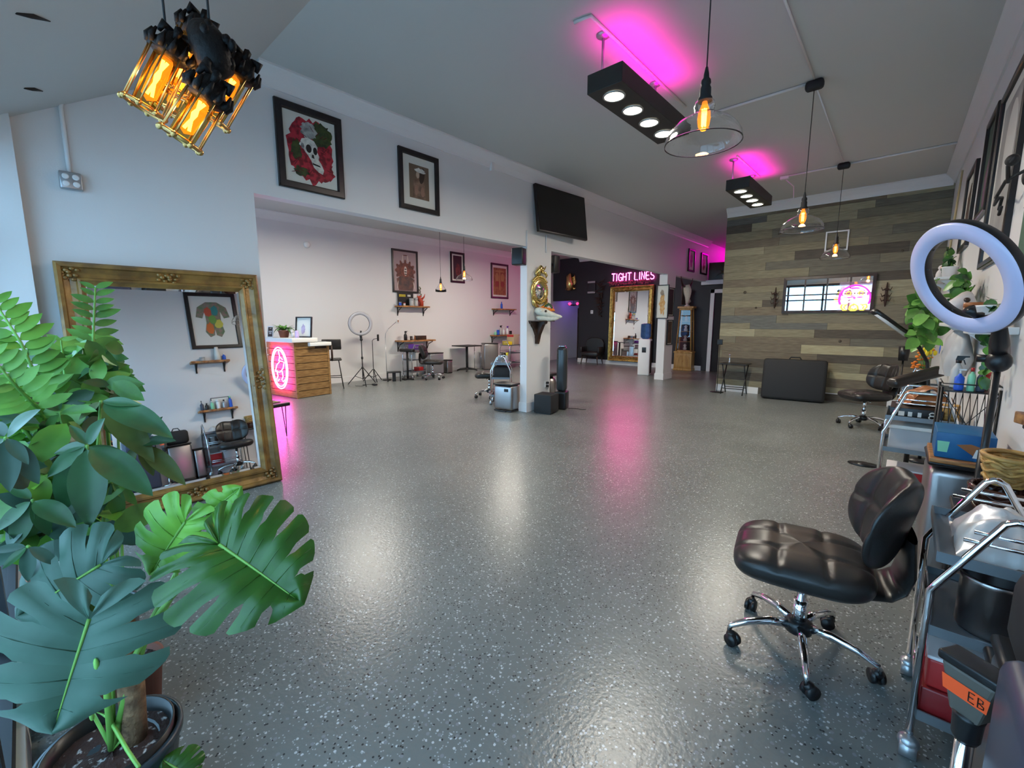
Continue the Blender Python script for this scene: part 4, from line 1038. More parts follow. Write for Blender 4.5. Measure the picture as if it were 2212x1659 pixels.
# ------------------------------------------------------------ tripods and lamps
def tripod(t, z_hub, r, m='black'):
    for k in range(3):
        a = R(120 * k + 25); MB().tube([(.015 * math.cos(a), .015 * math.sin(a), z_hub), (r * math.cos(a), r * math.sin(a), .01)], .010, 7).build('leg', M[m], t)
        MB().tube([(.0, .0, z_hub * .35), (r * .5 * math.cos(a), r * .5 * math.sin(a), z_hub * .5)], .006, 6).build('brace', M[m], t)


def ring_light(label, loc, rz, R0, zc, pole0, tiltx=0.0, roll=0.0, offs=(0, 0, 0), rr_=.30, hub=.55, sc=.24, slim=False, lit='lit'):
    t = thing('ring_light', label, 'ring light', loc, rz)
    Q = Matrix.Translation(Vector(offs) + Vector((0, 0, zc))) @ Matrix.Rotation(roll, 4, 'Z') @ Matrix.Rotation(tiltx, 4, 'X')
    ri = R0 * (1 - sc * 1.45)
    b = MB(); n = 56
    prof = [(R0 * .985, -.002), (R0, .006), (R0 * .99, .035), (R0 * .93, .045), (ri * 1.06, .045), (ri * .985, .035), (ri * .98, .006), (ri * .995, -.002)]
    b.lathe(prof, (0, 0, 0), n, axis=(0, 1, 0), cap=False); b.xform(Q); b.build('housing', M['black'], t)
    b = MB(); b.lathe([(R0 * .985, -.002), (R0 * .96, -.014), (ri * 1.05, -.014), (ri * .995, -.002)], (0, 0, 0), n, axis=(0, 1, 0), cap=False); b.xform(Q); b.build('diffuser', M[lit], t)
    k0 = Q @ Vector((0, .03, -R0 * .95)); k1 = Vector((0, 0, k0.z - .10))
    b = MB(); b.tube([Q @ Vector((0, .03, -R0 * .88)), k0, k1], [.022, .03, .024], 10); b.ball(k1, .035, n=10); b.tube([Q @ Vector((0, .02, -ri * 1.0)), Q @ Vector((0, .0, -ri * .93)), Q @ Vector((0, -.01, -ri * .80))], [.02, .014, .022], 8)
    b.build('tilt_mount', M['black'], t)
    b = MB(); b.cyl((0, 0, pole0), (0, 0, k1.z), .012 if slim else .015, n=10); b.cyl((0, 0, .2), (0, 0, k1.z * .6), .014 if slim else .019, n=10)
    for z in (hub, k1.z * .6): b.lathe([(.024, z - .025), (.026, z), (.024, z + .025)], (0, 0, 0), 12)
    b.build('pole', M['black'], t)
    tripod(t, hub, rr_)
    return t
ring_light('ring light on a tripod standing by the pale annex wall', (-9.25, 5.14, 0), R(75), .27, 1.40, .12, rr_=.36, hub=.40, slim=True, sc=.17, lit='litgrey')
t = thing('phone_stand', 'thin black phone holder on a small tripod beside the annex ring light', 'phone holder', (-9.60, 5.62, 0), R(80))
b = MB(); b.cyl((0, 0, .05), (0, 0, .92), .009, n=8); b.tube([(0, 0, .92), (.0, -.0, .99), (.04, 0, 1.03), (.12, 0, 1.04)], .007, 7); b.build('pole', M['black'], t)
MB().rbox(.12, .17, -.01, .01, .98, 1.14, .008).build('clamp', M['black'], t); tripod(t, .30, .26)
t = thing('gooseneck_lamp', 'thin black gooseneck lamp rising diagonally beside the phone holder', 'lamp', (-9.60, 5.98, 0), R(80))
b = MB(); b.cyl((0, 0, .0), (0, 0, 1.05), .007, n=8); b.tube([(0, 0, 1.05), (.01, 0, 1.16), (.08, 0, 1.26), (.30, 0, 1.44)], .008, 7); b.build('arm', M['castgrey'], t); MB().lathe([(.11, 0), (.11, .015), (.03, .02), (0, .02)], (0, 0, 0), 20).build('base', M['black'], t)
b = MB(); b.tube([(-9.28, 4.95, .008), (-9.15, 4.90, .01), (-9.05, 5.0, .008), (-9.12, 5.12, .01), (-9.22, 5.1, .008), (-9.1, 5.2, .02), (-9.0, 5.28, .02)], .005, 6); b.rbox(-9.06, -8.94, 5.24, 5.32, 0, .035, .008)
o = b.build('cable_tangle', M['black']); tag(o, 'loose black cable and adapter under the annex ring light', 'cable')

# ------------------------------------------------------------ far dark wall
t = thing('wall_sculpture', 'gold winged wall sculpture on the charcoal bulkhead above the passage', 'sculpture', (-9.18, YB, 2.86), 0)
b = MB(); q = random.Random(12)
b.tube([(0, -.05, -.28), (0, -.10, -.05), (.0, -.12, .12), (0, -.10, .24), (.02, -.09, .30)], [.16, .15, .10, .07, .03], 10)
for sx in (-1, 1):
    for k in range(6): b.tube([(sx * .05, -.06, -.18 + .06 * k), (sx * .17, -.05, -.08 + .05 * k), (sx * (.24 - .02 * k), -.03, .02 + .05 * k)], [.035, .03, .006], 7)
    b.tube([(sx * .05, -.06, -.2), (sx * .18, -.06, -.26), (sx * .22, -.04, -.22)], [.05, .04, .01], 8)
b.build('body', M['brass'], t)
t = thing('animal_mount', 'dark tangle of dried branches and antlers left of the pink sign', 'wreath', (-7.95, YB, 2.35), 0)
b = MB(); q = random.Random(31)
for k in range(46):
    a = q.uniform(0, 2 * PI); r_ = q.uniform(.02, .28); z = q.uniform(-.75, .45); wd_ = .32 * (1 - abs(z - .15) / 1.1)
    b.tube([(q.uniform(-.08, .08), -.04, z), (wd_ * math.cos(a) * .6, -.08, z + .09 * math.sin(a)), (wd_ * math.cos(a), -.05 - .1 * q.random(), z + .18 * math.sin(a))], [.018, .012, .003], 5)
b.build('branches', mat('dried_bark', (.05, .03, .022), .8), t)
q = random.Random(33); t = thing('flower_garland', 'garland of small dark leaves and pink-lit flowers along the top of the gold mirror', 'garland', (-6.9, YB - .14, 2.68), 0)
b = MB()
for k in range(150): b.ball((q.uniform(-.72, .80), q.uniform(-.05, .05), q.uniform(-.05, .07)), q.uniform(.015, .04), .015, q.uniform(.01, .03), n=6)
b.build('foliage', mat('dried_rose', (.22, .07, .08), .7), t)
o = MB().rbox(-.05, .05, -.015, 0, -.06, .06, .006).box(-.015, .015, -.0165, -.015, .0, .02, 1).build('thermostat', [M['white'], M['black']]); tag(o, 'small white square thermostat on the charcoal wall', 'thermostat', loc=(-8.30, YB, 1.78))
o = MB().rbox(-.16, .16, -.05, 0, -.22, .22, .01).box(-.15, .15, -.052, -.05, -.20, -.14, 1).box(-.15, .15, -.052, -.05, .15, .21, 1).build('small_cabinet', [M['darkwall'], M['castgrey']]); tag(o, 'dark wall panel with pale edges behind the dried branches', 'panel', loc=(-8.32, YB, 2.62))
t = thing('armchair', 'black leather armchair against the charcoal wall', 'armchair', (-8.02, 13.02, 0), R(10))
MB().rbox(-.31, .31, -.28, .26, .27, .43, .05).build('seat', M['leather'], t)
b = MB(); b.prism([(-.33, .40), (-.34, .70), (-.28, .84), (-.12, .90), (.12, .90), (.28, .84), (.34, .70), (.33, .40)], .20, .29); b.build('backrest', M['leather'], t, bevel=.03)
for sx in (-1, 1):
    MB().rbox(min(sx * .27, sx * .35), max(sx * .27, sx * .35), -.26, .24, .40, .60, .035).build('armrest', M['leather'], t)
    for sy in (-.22, .20): MB().tube([(sx * .26, sy, .28), (sx * .30, sy * 1.15, 0)], [.025, .013], 8).build('leg', M['dkwood'], t)
# shelving with retail goods in the passage
t = thing('display_shelf', 'narrow tall shelf packed with small goods inside the violet passage', 'shelf', (-9.20, 14.3, 0), R(8))
MB().box(-.20, -.18, -.15, .15, 0, 1.95).box(.18, .20, -.15, .15, 0, 1.95).box(-.18, .18, .13, .15, 0, 1.95).build('case', M['dkwood'], t)
for k in range(9): MB().box(-.18, .18, -.15, .13, .05 + k * .22, .065 + k * .22).build('shelf_board', M['dkwood'], t)
q = random.Random(8)
gm = ['caramel', 'plaster', 'red', 'gold', 'castgrey', 'white', 'terracotta']
for k in range(8):
    for j in range(3):
        p = Matrix.Translation((-9.20, 14.3, 0)) @ Matrix.Rotation(R(8), 4, 'Z') @ Vector((-.12 + .12 * j, -.05, .066 + k * .22))
        o = MB().rbox(-.045, .045, -.04, .04, 0, q.uniform(.08, .16), .012).build('retail_jar', M[q.choice(gm)])
        tag(o, 'small retail jar on a shelf of the narrow case in the violet passage', 'jar', 'retail goods in the passage case', loc=p)
t = thing('wall_rack', 'dark rack of tiny bottles on the annex wall beside the passage', 'rack', (XA, 12.75, 1.55), PI / 2)
MB().box(-.42, .42, -.02, 0, -.42, .42).build('back_panel', M['dkwood'], t)
for z in (-.38, -.12, .14): MB().box(-.42, .42, -.10, -.02, z, z + .015).build('ledge', M['dkwood'], t)
q = random.Random(14)
for z in (-.365, -.105, .155):
    for j in range(9):
        p = (XA + .06, 12.75 - .36 + .09 * j, 1.55 + z)
        o = MB().lathe([(.02, 0), (.022, .05), (.01, .08), (.01, .10), (0, .10)], (0, 0, 0), 8).build('ink_bottle', M[q.choice(['caramel', 'gold', 'black', 'plaster', 'dkwood'])])
        tag(o, 'tiny ink bottle on the dark wall rack beside the passage', 'bottle', 'ink bottles on the wall rack', loc=p)
t = thing('novelty_lamp', 'pair of glowing red sunglasses-shaped lights at the top of the passage shelf', 'lamp', (-9.32, 13.75, 2.10), R(10))
b = MB(); b.ball((-.15, 0, 0), .065, .02, .05); b.build('lens', M['redled'], t); b = MB(); b.ball((.16, 0, 0), .055, .02, .05); b.build('lens', M['redled'], t); MB().tube([(-.22, .02, -.02), (0, .02, -.05), (.22, .02, -.02)], .03, 8).build('frame', M['black'], t)
MB().cyl((0, .02, -.03), (0, .02, .31), .008, n=8).build('hanger', M['black'], t)
# water cooler
t = thing('water_cooler', 'white floor water cooler with a blue jug, left of the far post', 'water cooler', (-5.30, 11.32, 0), R(14))
MB().rbox(-.155, .155, -.155, .155, 0, .98, .025).build('cabinet', M['white'], t)
MB().lathe([(.08, .98), (.13, 1.03), (.135, 1.08), (.135, 1.16), (.128, 1.17), (.135, 1.18), (.135, 1.30), (.128, 1.31), (.135, 1.32), (.13, 1.38), (.05, 1.40), (0, 1.40)], (0, 0, 0), 26).build('water_jug', M['water'], t)
MB().rbox(-.055, .055, -.165, -.15, .62, .76, .01).build('drip_recess', M['black'], t)
MB().box(.156, .16, -.10, .14, .05, .93).build('side_panel', M['blackmatte'], t)
# grandfather-style curio case and bust
t = thing('curio_case', 'tapered honey pine display case with glass front before the charcoal wall', 'display case', (-4.93, 13.20, 0), R(4))
MB().rbox(-.27, .27, -.17, .17, 0, .06, .01).rbox(-.255, .255, -.16, .16, .06, .52, .008).rbox(-.27, .27, -.175, .175, .52, .57, .01).rbox(-.19, .19, -.13, .13, .57, .60, .01).build('lower_cabinet', M['pine'], t)
b = MB(); b.prism([(-.20, .12), (.20, .12), (.20, .40), (.12, .45), (-.12, .45), (-.20, .40)], -.172, -.160); b.ball((0, -.178, .28), .018); b.build('door_panel', M['pine'], t)
b = MB()
for sx in (-1, 1):
    for sy in (-1, 1):
        b.tube([(sx * .215, sy * .13, .57), (sx * .155, sy * .11, 1.80)], .022, 4)
b.rbox(-.18, .18, -.13, .13, 1.78, 1.83, .008); b.rbox(-.23, .23, -.15, .15, 1.83, 1.89, .01); b.build('upper_frame', M['pine'], t)
MB().add([(-.20, -.115, .60), (.20, -.115, .60), (.15, -.10, 1.78), (-.15, -.10, 1.78), (-.20, -.112, .60), (.20, -.112, .60), (.15, -.097, 1.78), (-.15, -.097, 1.78)], [(0, 1, 2, 3), (7, 6, 5, 4), (0, 4, 5, 1), (1, 5, 6, 2), (2, 6, 7, 3), (3, 7, 4, 0)]).build('glass_pane', M['glass'], t)
for z in (.85, 1.15, 1.45): MB().box(-.165, .165, -.09, .10, z, z + .012).build('inner_shelf', M['pine'], t)
q = random.Random(3)
for z, m_, lb in ((.602, 'plaster', 'white ornament on the floor of the pine case'), (.863, 'filmy', 'pale ornament on the lowest shelf of the pine case'), (1.163, 'bone', 'bone-coloured ornament on the middle shelf of the pine case'), (1.463, 'caramel', 'brown ornament on the top shelf of the pine case')):
    o = MB().lathe([(.05, 0), (.06, .05), (.03, .10), (.05, .15), (0, .19)], (0, 0, 0), 12).build('ornament', M[m_]); tag(o, lb, 'ornament', loc=(-4.93, 13.20, z))
t = thing('plaster_bust', 'white plaster bust on top of the pine case', 'bust', (-4.93, 13.20, 1.89), R(4))
b = MB(); b.lathe([(.08, 0), (.075, .02), (.035, .05), (.04, .10)], (0, 0, 0), 16); b.tube([(0, .0, .08), (0, 0, .14), (0, 0, .20), (0, 0, .24)], [.07, .15, .12, .05], 14, flat=.65); b.tube([(0, 0, .22), (0, 0, .30)], [.055, .05], 12)
b.ball((0, -.005, .37), .085, .095, .11); b.ball((0, .01, .42), .10, .105, .085); b.ball((0, -.10, .36), .018, .02, .028, n=8); b.ball((-.085, .01, .36), .012, .018, .025, n=8); b.ball((.085, .01, .36), .012, .018, .025, n=8); b.box(-.025, .025, -.098, -.085, .318, .326)
b.build('head', M['plaster'], t)
t = thing('horned_skull', 'horned steer skull mounted beside the dark wall, right of the far post', 'skull', (-4.62, 12.2, 2.20), PI / 2 + R(-50))
b = MB(); b.tube([(0, -.06, .20), (0, -.10, .08), (0, -.12, -.08), (0, -.11, -.24)], [.10, .11, .07, .035], 12); b.build('cranium', M['bone'], t)
for sx in (-1, 1): MB().tube([(sx * .07, -.06, .18), (sx * .24, -.07, .20), (sx * .36, -.08, .30), (sx * .40, -.08, .42)], [.03, .03, .02, .005], 9).build('horn', M['dkwood'], t)
MB().rbox(-.12, .12, -.03, .0, -.28, .22, .01).build('plaque', M['dkwood'], t)
t.location = (XL + .02, 11.60, 2.16); t.rotation_euler = (0, 0, PI / 2)
# loft ledge things
o = MB().rbox(-.26, .26, -.04, .04, 0, .50, .01).build('dark_panel', M['dkwood']); tag(o, 'dark framed canvas standing on the white loft ledge', 'picture', loc=(-4.20, YB + .10, 2.62), rz=R(14))
grass_pot('potted_plant', 'trailing plant at the edge of the white loft ledge by the planks', (-3.98, YB + .06, 2.62), 30, .34, leaf='olive', pm='plaster', seed=5)
# ------------------------------------------------------------ plank wall things
t = thing('window_mirror', 'wide dark window-pane mirror hung on the plank wall', 'mirror', (-1.165, YW - .045, 1.935), 0, rx=R(.6), ry=R(-.0))
W_, H_ = 1.36, .66
MB().frame(W_, H_, [(0, 0), (0, .02), (.045, .024), (.05, .008)]).build('frame', M['dkwood'], t)
MB().box(-W_ / 2 + .03, W_ / 2 - .03, -.006, 0, -H_ / 2 + .03, H_ / 2 - .03).build('mirror_glass', M['mirror'], t)
for x in (-.335, .06, .30): pass
b = MB()
for x in (.0,): b.box(x - .012, x + .012, -.014, -.006, -H_ / 2 + .04, H_ / 2 - .04)
b.box(-W_ / 2 + .04, W_ / 2 - .04, -.014, -.006, -.012, .012)
for x in (-.335, .335): b.box(x - .012, x + .012, -.014, -.006, -H_ / 2 + .04, H_ / 2 - .04)
b.build('glazing_bar', M['dkwood'], t)
# neon face sign leaning in front of that mirror: a folk doll face in tubes
t = thing('neon_sign', 'round pink, white and yellow neon doll-face sign at the right of the pane mirror', 'neon sign', (-.755, YW - .085, 1.865), 0, rx=R(.6))
t.location.y = YW - .115
MB().box(-.225, .225, .0, .006, -.235, .27).build('backing', mat('clear_acrylic', (.9, .8, .85), .1, trans=.9, ior=1.1), t)
def nt(pts, m, r=.009, nm='tube', close=False):
    b = MB(); b.tube([(x, -.012, z) for x, z in pts], r, 7, closed=close); return b.build(nm, M[m], t)
nt(arc(0, -.02, .225, -25, 205, 30, .215), 'magtube', .011, 'head_outline'); nt(arc(0, -.03, .19, 20, 160, 18), 'magtube', .008, 'forehead_line')
for sx in (-1, 1):
    f_ = lambda L: [(sx * x, z) for x, z in L]
    nt(f_([(.02, .05), (.03, .12), (.08, .145), (.14, .12), (.16, .06), (.12, .02), (.06, .02)]), 'whitetube', .012, 'brow')
    nt(f_(arc(.085, .07, .032, 0, 330, 12)), 'yeltube', .008, 'eye')
    nt(f_([(.02, -.01), (.08, -.03), (.15, -.02), (.18, -.06), (.15, -.10), (.09, -.085), (.02, -.055)]), 'whitetube', .012, 'moustache')
    nt(f_([(.09, -.12), (.13, -.13), (.17, -.12), (.18, -.17), (.14, -.22), (.09, -.215)]), 'yeltube', .010, 'beard_curl')
    nt(f_([(.11, -.14), (.14, -.16), (.12, -.20)]), 'yeltube', .008, 'beard_curl')
nt([(0, -.11), (.05, -.15), (.06, -.20), (.03, -.225), (-.03, -.225), (-.06, -.20), (-.05, -.15)], 'yeltube', .011, 'chin', True)
nt(arc(0, -.18, .028, 180, 360, 8), 'yeltube', .008, 'lip'); nt([(-.018, -.13), (.018, -.13), (0, -.155)], 'ortube', .007, 'nose', True)
nt([(-.10, .005), (0, -.01), (.10, .005)], 'magtube', .008, 'cheek_line')
for k in range(3): nt([(-.285, .0 - .03 * k), (-.215, .0 - .03 * k)], 'ortube', .006, 'bar')
nt([(-.015, .235), (.015, .235), (.015, .255), (-.015, .255)], 'ortube', .005, 'clip', True)
area('face_light', (0, -.04, 0), (0, 1, 0), .4, .4, 1.5, (1, .25, .5), parent=t)
t = thing('square_frame', 'thin white square frame high on the plank wall behind the far pendant', 'frame', (-1.095, YW - .022, 2.86), 0)
MB().frame(.335, .345, [(0, 0), (0, .018), (.022, .018), (.022, 0)]).build('frame', M['white'], t)
for x_, lb in ((-1.975, 'left'), (-.34, 'right')):
    t = thing('wall_sconce', 'dark wrought iron candle sconce %s of the window-pane mirror' % lb, 'sconce', (x_, YW - .02, 1.90), 0)
    b = MB(); b.tube([(0, -.02, .20), (0, -.035, .05), (0, -.03, -.10), (0, -.02, -.20)], [.006, .018, .022, .006], 8)
    for z in (.10, .0, -.08):
        for sx in (-1, 1): b.tube([(0, -.03, z), (sx * .05, -.06, z - .03), (sx * .07, -.06, z + .02)], [.012, .010, .004], 6)
    b.lathe([(.0, 0), (.03, .01), (.032, .02)], (0, -.06, .06), 10); b.build('bracket', mat('rusty_iron', (.04, .02, .014), .7), t)
# tray table, candle stick, stand
t = thing('tray_table', 'small black folding tray table in front of the plank wall', 'table', (-2.52, 9.50, 0), 0)
MB().rbox(-.25, .25, -.18, .18, .60, .62, .006).build('tabletop', M['black'], t)
for sx in (-1, 1):
    for s2 in (-1, 1): MB().tube([(sx * .20, s2 * .15, .60), (sx * .20, -s2 * .16, .0)], .011, 6).build('leg', M['black'], t)
b = MB(); b.cyl((-.20, -.14, .12), (.20, -.14, .12), .008); b.cyl((-.20, .14, .12), (.20, .14, .12), .008); b.build('brace', M['black'], t)
o = MB().lathe([(.025, 0), (.018, .03), (.008, .08), (.006, .14), (.012, .16), (.022, .175), (.0, .18)], (0, 0, 0), 14).build('silver_bottle', M['chrome']); tag(o, 'slender silver bottle standing on the small tray table', 'bottle', loc=(-2.62, 9.45, .62))
t = thing('thin_stand', 'thin black pole stand with a square head at the doorway edge', 'stand', (-2.84, 9.50, 0), 0)
MB().lathe([(.13, 0), (.13, .01), (.02, .02)], (0, 0, 0), 20).build('base', M['black'], t); MB().cyl((0, 0, .015), (0, 0, .98), .008, n=8).build('pole', M['black'], t); MB().rbox(-.05, .05, -.02, .02, .98, 1.09, .006).build('head', M['black'], t)
# folded massage table case
t = thing('massage_table_case', 'large black folded massage table case leaning on the plank wall', 'case', (-1.50, 9.42, 0), R(6), rx=R(-9))
MB().rbox(-.50, .50, -.10, .10, .0, .76, .05).build('shell', M['blackmatte'], t)
MB().tube([(-.10, 0, .75), (-.07, 0, .80), (.07, 0, .80), (.10, 0, .75)], .012, 8).build('handle', M['blackmatte'], t)
# ------------------------------------------------------------ lantern cluster by the window
CL = sight(412, 150, 1.32)
t = thing('lantern_cluster', 'cluster of amber cage lanterns with ornate black tops hanging by the window', 'pendant light', CL)
def rel(px, py, d): return sight(px, py, d) - CL
iron = mat('black_cast_iron', (.006, .0055, .0055), .55, spec=.22, bump=.4, bscale=60)
brz = mat('aged_bronze', (.55, .33, .11), .28, .9)
def cage(top, bot, r, bright=True):
    ax = (bot - top); L = ax.length; ax.normalize(); Q = Vector((0, 0, 1)).rotation_difference(ax).to_matrix().to_4x4(); X = Matrix.Translation(top) @ Q
    g = MB(); g.lathe([(r * .62, .0), (r * .66, L * .5), (r * .62, L * .93), (r * .3, L)], (0, 0, 0), 20, cap=False); g.xform(X)
    ln = g.build('lantern', M['amber'], t)
    b = MB(); q = random.Random(int(L * 9999))
    b.lathe([(r * .25, -.055), (r * .55, -.045), (r * .75, -.02), (r * .98, -.008), (r * 1.02, .012), (r * .7, .022)], (0, 0, 0), 18)
    for k in range(12):
        a = 2 * PI * k / 12; b.tube([(r * .95 * math.cos(a), r * .95 * math.sin(a), .01), (r * 1.12 * math.cos(a), r * 1.12 * math.sin(a), -.006), (r * 1.05 * math.cos(a), r * 1.05 * math.sin(a), -.03)], [.010, .009, .003], 6)
    for k in range(5):
        a = 2 * PI * k / 5 + .3; b.tube([(r * .3 * math.cos(a), r * .3 * math.sin(a), -.05), (r * .75 * math.cos(a), r * .75 * math.sin(a), -.055), (r * .8 * math.cos(a), r * .8 * math.sin(a), -.03)], [.010, .012, .006], 6)
    b.xform(X); b.build('cap', iron, ln)
    b = MB()
    b.tube([(r * math.cos(2 * PI * k / 20), r * math.sin(2 * PI * k / 20), L) for k in range(20)], .006, 6, closed=True)
    b.tube([(r * .62 * math.cos(2 * PI * k / 20), r * .62 * math.sin(2 * PI * k / 20), L * .985) for k in range(20)], .004, 6, closed=True)
    for k in range(8):
        a = 2 * PI * k / 8; b.cyl((r * .95 * math.cos(a), r * .95 * math.sin(a), 0), (r * .98 * math.cos(a), r * .98 * math.sin(a), L), .0028, n=6)
        b.ball((r * 1.05 * math.cos(a), r * 1.05 * math.sin(a), L + .002), .009, n=6)
    b.xform(X); b.build('cage', brz, ln)
    b = MB(); b.lathe([(.010, .01), (r * .34, .03), (r * .40, L * .4), (r * .36, L * .8), (.0, L * .88)], (0, 0, 0), 14); b.xform(X); b.build('bulb', M['bulbglow'], ln)
    b = MB()
    for s_ in (-1, 1): b.tube([(s_ * .006, 0, L * .18), (-s_ * .004, .004, L * .45), (s_ * .007, 0, L * .78)], .0045, 6)
    b.xform(X); b.build('filament', M['filament2'], ln)
    l = bpy.data.lights.new('bulb_light', 'POINT'); l.energy = 1.6; l.color = (1, .5, .15); l.shadow_soft_size = .015
    lo = bpy.data.objects.new('bulb_light', l); C.objects.link(lo); lo.parent = t; lo.location = X @ Vector((r * .75, 0, L * .6))
tops = [(368, 112, 310, 232, 1.30, .052), (448, 205, 390, 300, 1.22, .050), (515, 155, 455, 255, 1.40, .052), (425, 70, 372, 195, 1.42, .050), (402, 160, 365, 240, 1.50, .046)]
for a, b_, c, d, dd, r_ in tops: cage(rel(a, b_, dd), rel(c, d, dd), r_)
b = MB(); c0, c1 = rel(452, 95, 1.30), rel(470, 150, 1.30)
b.tube([rel(425, 55, 1.32), rel(440, 75, 1.31), c0, c1, rel(480, 165, 1.30)], [.02, .045, .050, .046, .014], 14)
for a, b_, c, d, dd, r_ in tops: b.tube([c0 * .6 + c1 * .4, (c0 + c1) * .5 + (rel(a, b_ - 8, dd) - c1) * .6 + Vector((0, 0, .015)), rel(a, b_ - 6, dd)], [.014, .010, .012], 8)
q = random.Random(6)
for k in range(16):
    p = c0.lerp(c1, q.random()) + Vector((q.uniform(-.05, .05), q.uniform(-.05, .05), q.uniform(-.02, .06))); b.ball(p, .016, .012, .018, n=8)
b.build('hub', iron, t)
def topz(v): return 2.51 + (v.y + CL.y - (YF - .2)) / (1.6 - (YF - .2)) * (ZC - 2.51) - CL.z
for px, py, dd in ((360, 82, 1.30), (452, 48, 1.31)):
    p = rel(px, py, dd); MB().cyl(p, (p.x, p.y, topz(p)), .0035, n=7).build('cord', M['blackmatte'], t)

# ------------------------------------------------------------ leaves
def leaf_frame(O, T, N):
    y = (T - O); L = y.length; y.normalize(); z = N - y * N.dot(y); z.normalize(); x = y.cross(z)
    m = Matrix((x, y, z)).transposed().to_4x4(); m.translation = O
    return m, L
def simple_leaf(b, O, T, N, wd=.35, fold=.25, curl=.15, mi=0, nu=8, tipp=1.0):
    m, L = leaf_frame(O, T, N)
    def F(u, v):
        s_ = (v - .5) * 2; w_ = wd * .5 * L * (math.sin(PI * u ** .85) ** .8 if 0 < u < 1 else 0) * (1 - .1 * u)
        return m @ Vector((s_ * w_, u * L, fold * abs(s_) * w_ - curl * L * (u * u) + .0))
    b.grid(F, nu, 4, mi)
def monstera_leaf(b, O, T, N, lobes=6, gap=.30, wide=1.0, droop=.18, seed=0, mi=0):
    """split heart-shaped leaf; lobes on each side of the midrib"""
    m, L = leaf_frame(O, T, N); s0 = L / .86; q = random.Random(seed)
    def out(a):   # outline radius by angle from the back (0) to the tip (pi)
        pts = [(0, .06), (12, .24), (35, .38), (60, .48), (90, .56), (120, .64), (150, .74), (168, .81), (180, .88)]
        d = math.degrees(a)
        for (a0, r0), (a1, r1) in zip(pts, pts[1:]):
            if d <= a1: k = (d - a0) / (a1 - a0); return r0 + (r1 - r0) * k
        return .88
    def P(side, tt, u):
        a = R(8 + 172 * tt); r_ = out(a)
        B = Vector((side * r_ * math.sin(a) * wide, -r_ * math.cos(a)))
        my = max(0, (tt - .22) / .78) ** 1.15 * .80
        M0 = Vector((0, my))
        p = M0.lerp(B, u); rad = math.hypot(p.x, p.y - .2)
        z = -droop * rad * rad + .05 * math.sin(u * PI) * (1 if u < 1 else 1) + .03 * math.sin(tt * 40) * u
        return m @ Vector((p.x * s0, p.y * s0, z * s0))
    for side in (-1, 1):
        for k in range(lobes):
            t0, t1 = k / lobes, (k + 1) / lobes; g = gap * (1 - .3 * q.random()) / lobes
            gs = .46 + .16 * q.random()
            def F(u, v):
                o_ = max(0, (u - gs) / (1 - gs)); gg = (g * .55 * min(1, (o_ * 4)) if o_ > 0 else 0) * (.25 if k == 0 else 1)
                lo, hi = (t0 + (gg if k > 0 else 0)), (t1 - (gg if k < lobes - 1 else 0))
                vv = v; uu = u * (1 - .06 * (abs(2 * v - 1) ** 4) * (1 if 0 < k < lobes - 1 else .4))
                return P(side, lo + (hi - lo) * vv, uu)
            b.grid(F, 10, 5, mi, flip=side < 0)
    mid = [P(1, .22 + .78 * k / 8, 0) for k in range(9)]
    n3 = (m.to_3x3() @ Vector((0, 0, 1)))
    b.tube([p + n3 * .001 for p in mid], [.0045 - .0004 * k for k in range(9)], 6, 1)
    for side in (-1, 1):
        for k in range(lobes):
            tt = (k + .5) / lobes; b.tube([P(side, tt, u) + n3 * .0004 for u in (0.02, .3, .6, .9)], [.0018, .0015, .001, .0004], 4, 0)
def plant_part(b, name, mats, par):
    b.xform(Matrix.Translation(-Vector(par.location))); return b.build(name, mats, par)
CAMD = lambda p: (Vector((0, 0, CAMH)) - p).normalized()
def pot(par, r, h, m, soil=True, rim=.012, name='pot'):
    MB().lathe([(r * .74, 0), (r * .95, h * .9), (r * 1.0, h * .92), (r * 1.0, h), (r - rim, h), (r - rim - .004, h * .88), (0, h * .88)], (0, 0, 0), 40).build(name, M[m], par)
    if soil: MB().grid(lambda u, v: ((r - rim - .003) * math.sqrt(v) * math.cos(2 * PI * u), (r - rim - .003) * math.sqrt(v) * math.sin(2 * PI * u), h * .90 + .012 * noise.noise(Vector((u * 9, v * 9, 2)))), 30, 6).build('soil', M['soil'], par)
# monstera
PM = Vector((-1.58, .045, 0))
t = thing('monstera', 'large split-leaf monstera in a dark pot by the storefront window', 'potted plant', PM)
pot(t, .165, .26, 'potgrey')
MB().lathe([(.125, .08), (.146, .275), (.140, .275), (.13, .23)], (0, 0, 0), 36, cap=False).build('inner_pot', M['black'], t)
b = MB(); b.tube([PM + Vector((.0, .05, .22)), PM + Vector((-.02, .06, .42)), PM + Vector((-.05, .06, .62))], [.030, .032, .028], 12); plant_part(b, 'coir_pole', M['jute'], t)
base_ = PM + Vector((0, 0, .24))
ml = [((474, 1176, 1.12), (652, 1300, 1.08), 'mon', 8, .30, 1.0, 1, (345, 1320, 1.3)),
      ((400, 1127, 1.30), (320, 1245, 1.30), 'lime', 5, .22, .85, 2, (372, 1290, 1.38)),
      ((218, 1220, 1.18), (30, 1335, 1.10), 'monblue', 5, .16, 1.05, 3, (250, 1330, 1.3)),
      ((192, 1338, 1.02), (110, 1590, .98), 'monblue', 5, .26, 1.12, 4, (230, 1420, 1.2)),
      ((400, 1672, 1.25), (350, 1640, 1.24), 'mon', 4, .2, 1.2, 5, (300, 1640, 1.3)),
      ((450, 1110, 1.36), (520, 1052, 1.38), 'lime', 4, .25, .7, 6, (400, 1200, 1.38))]
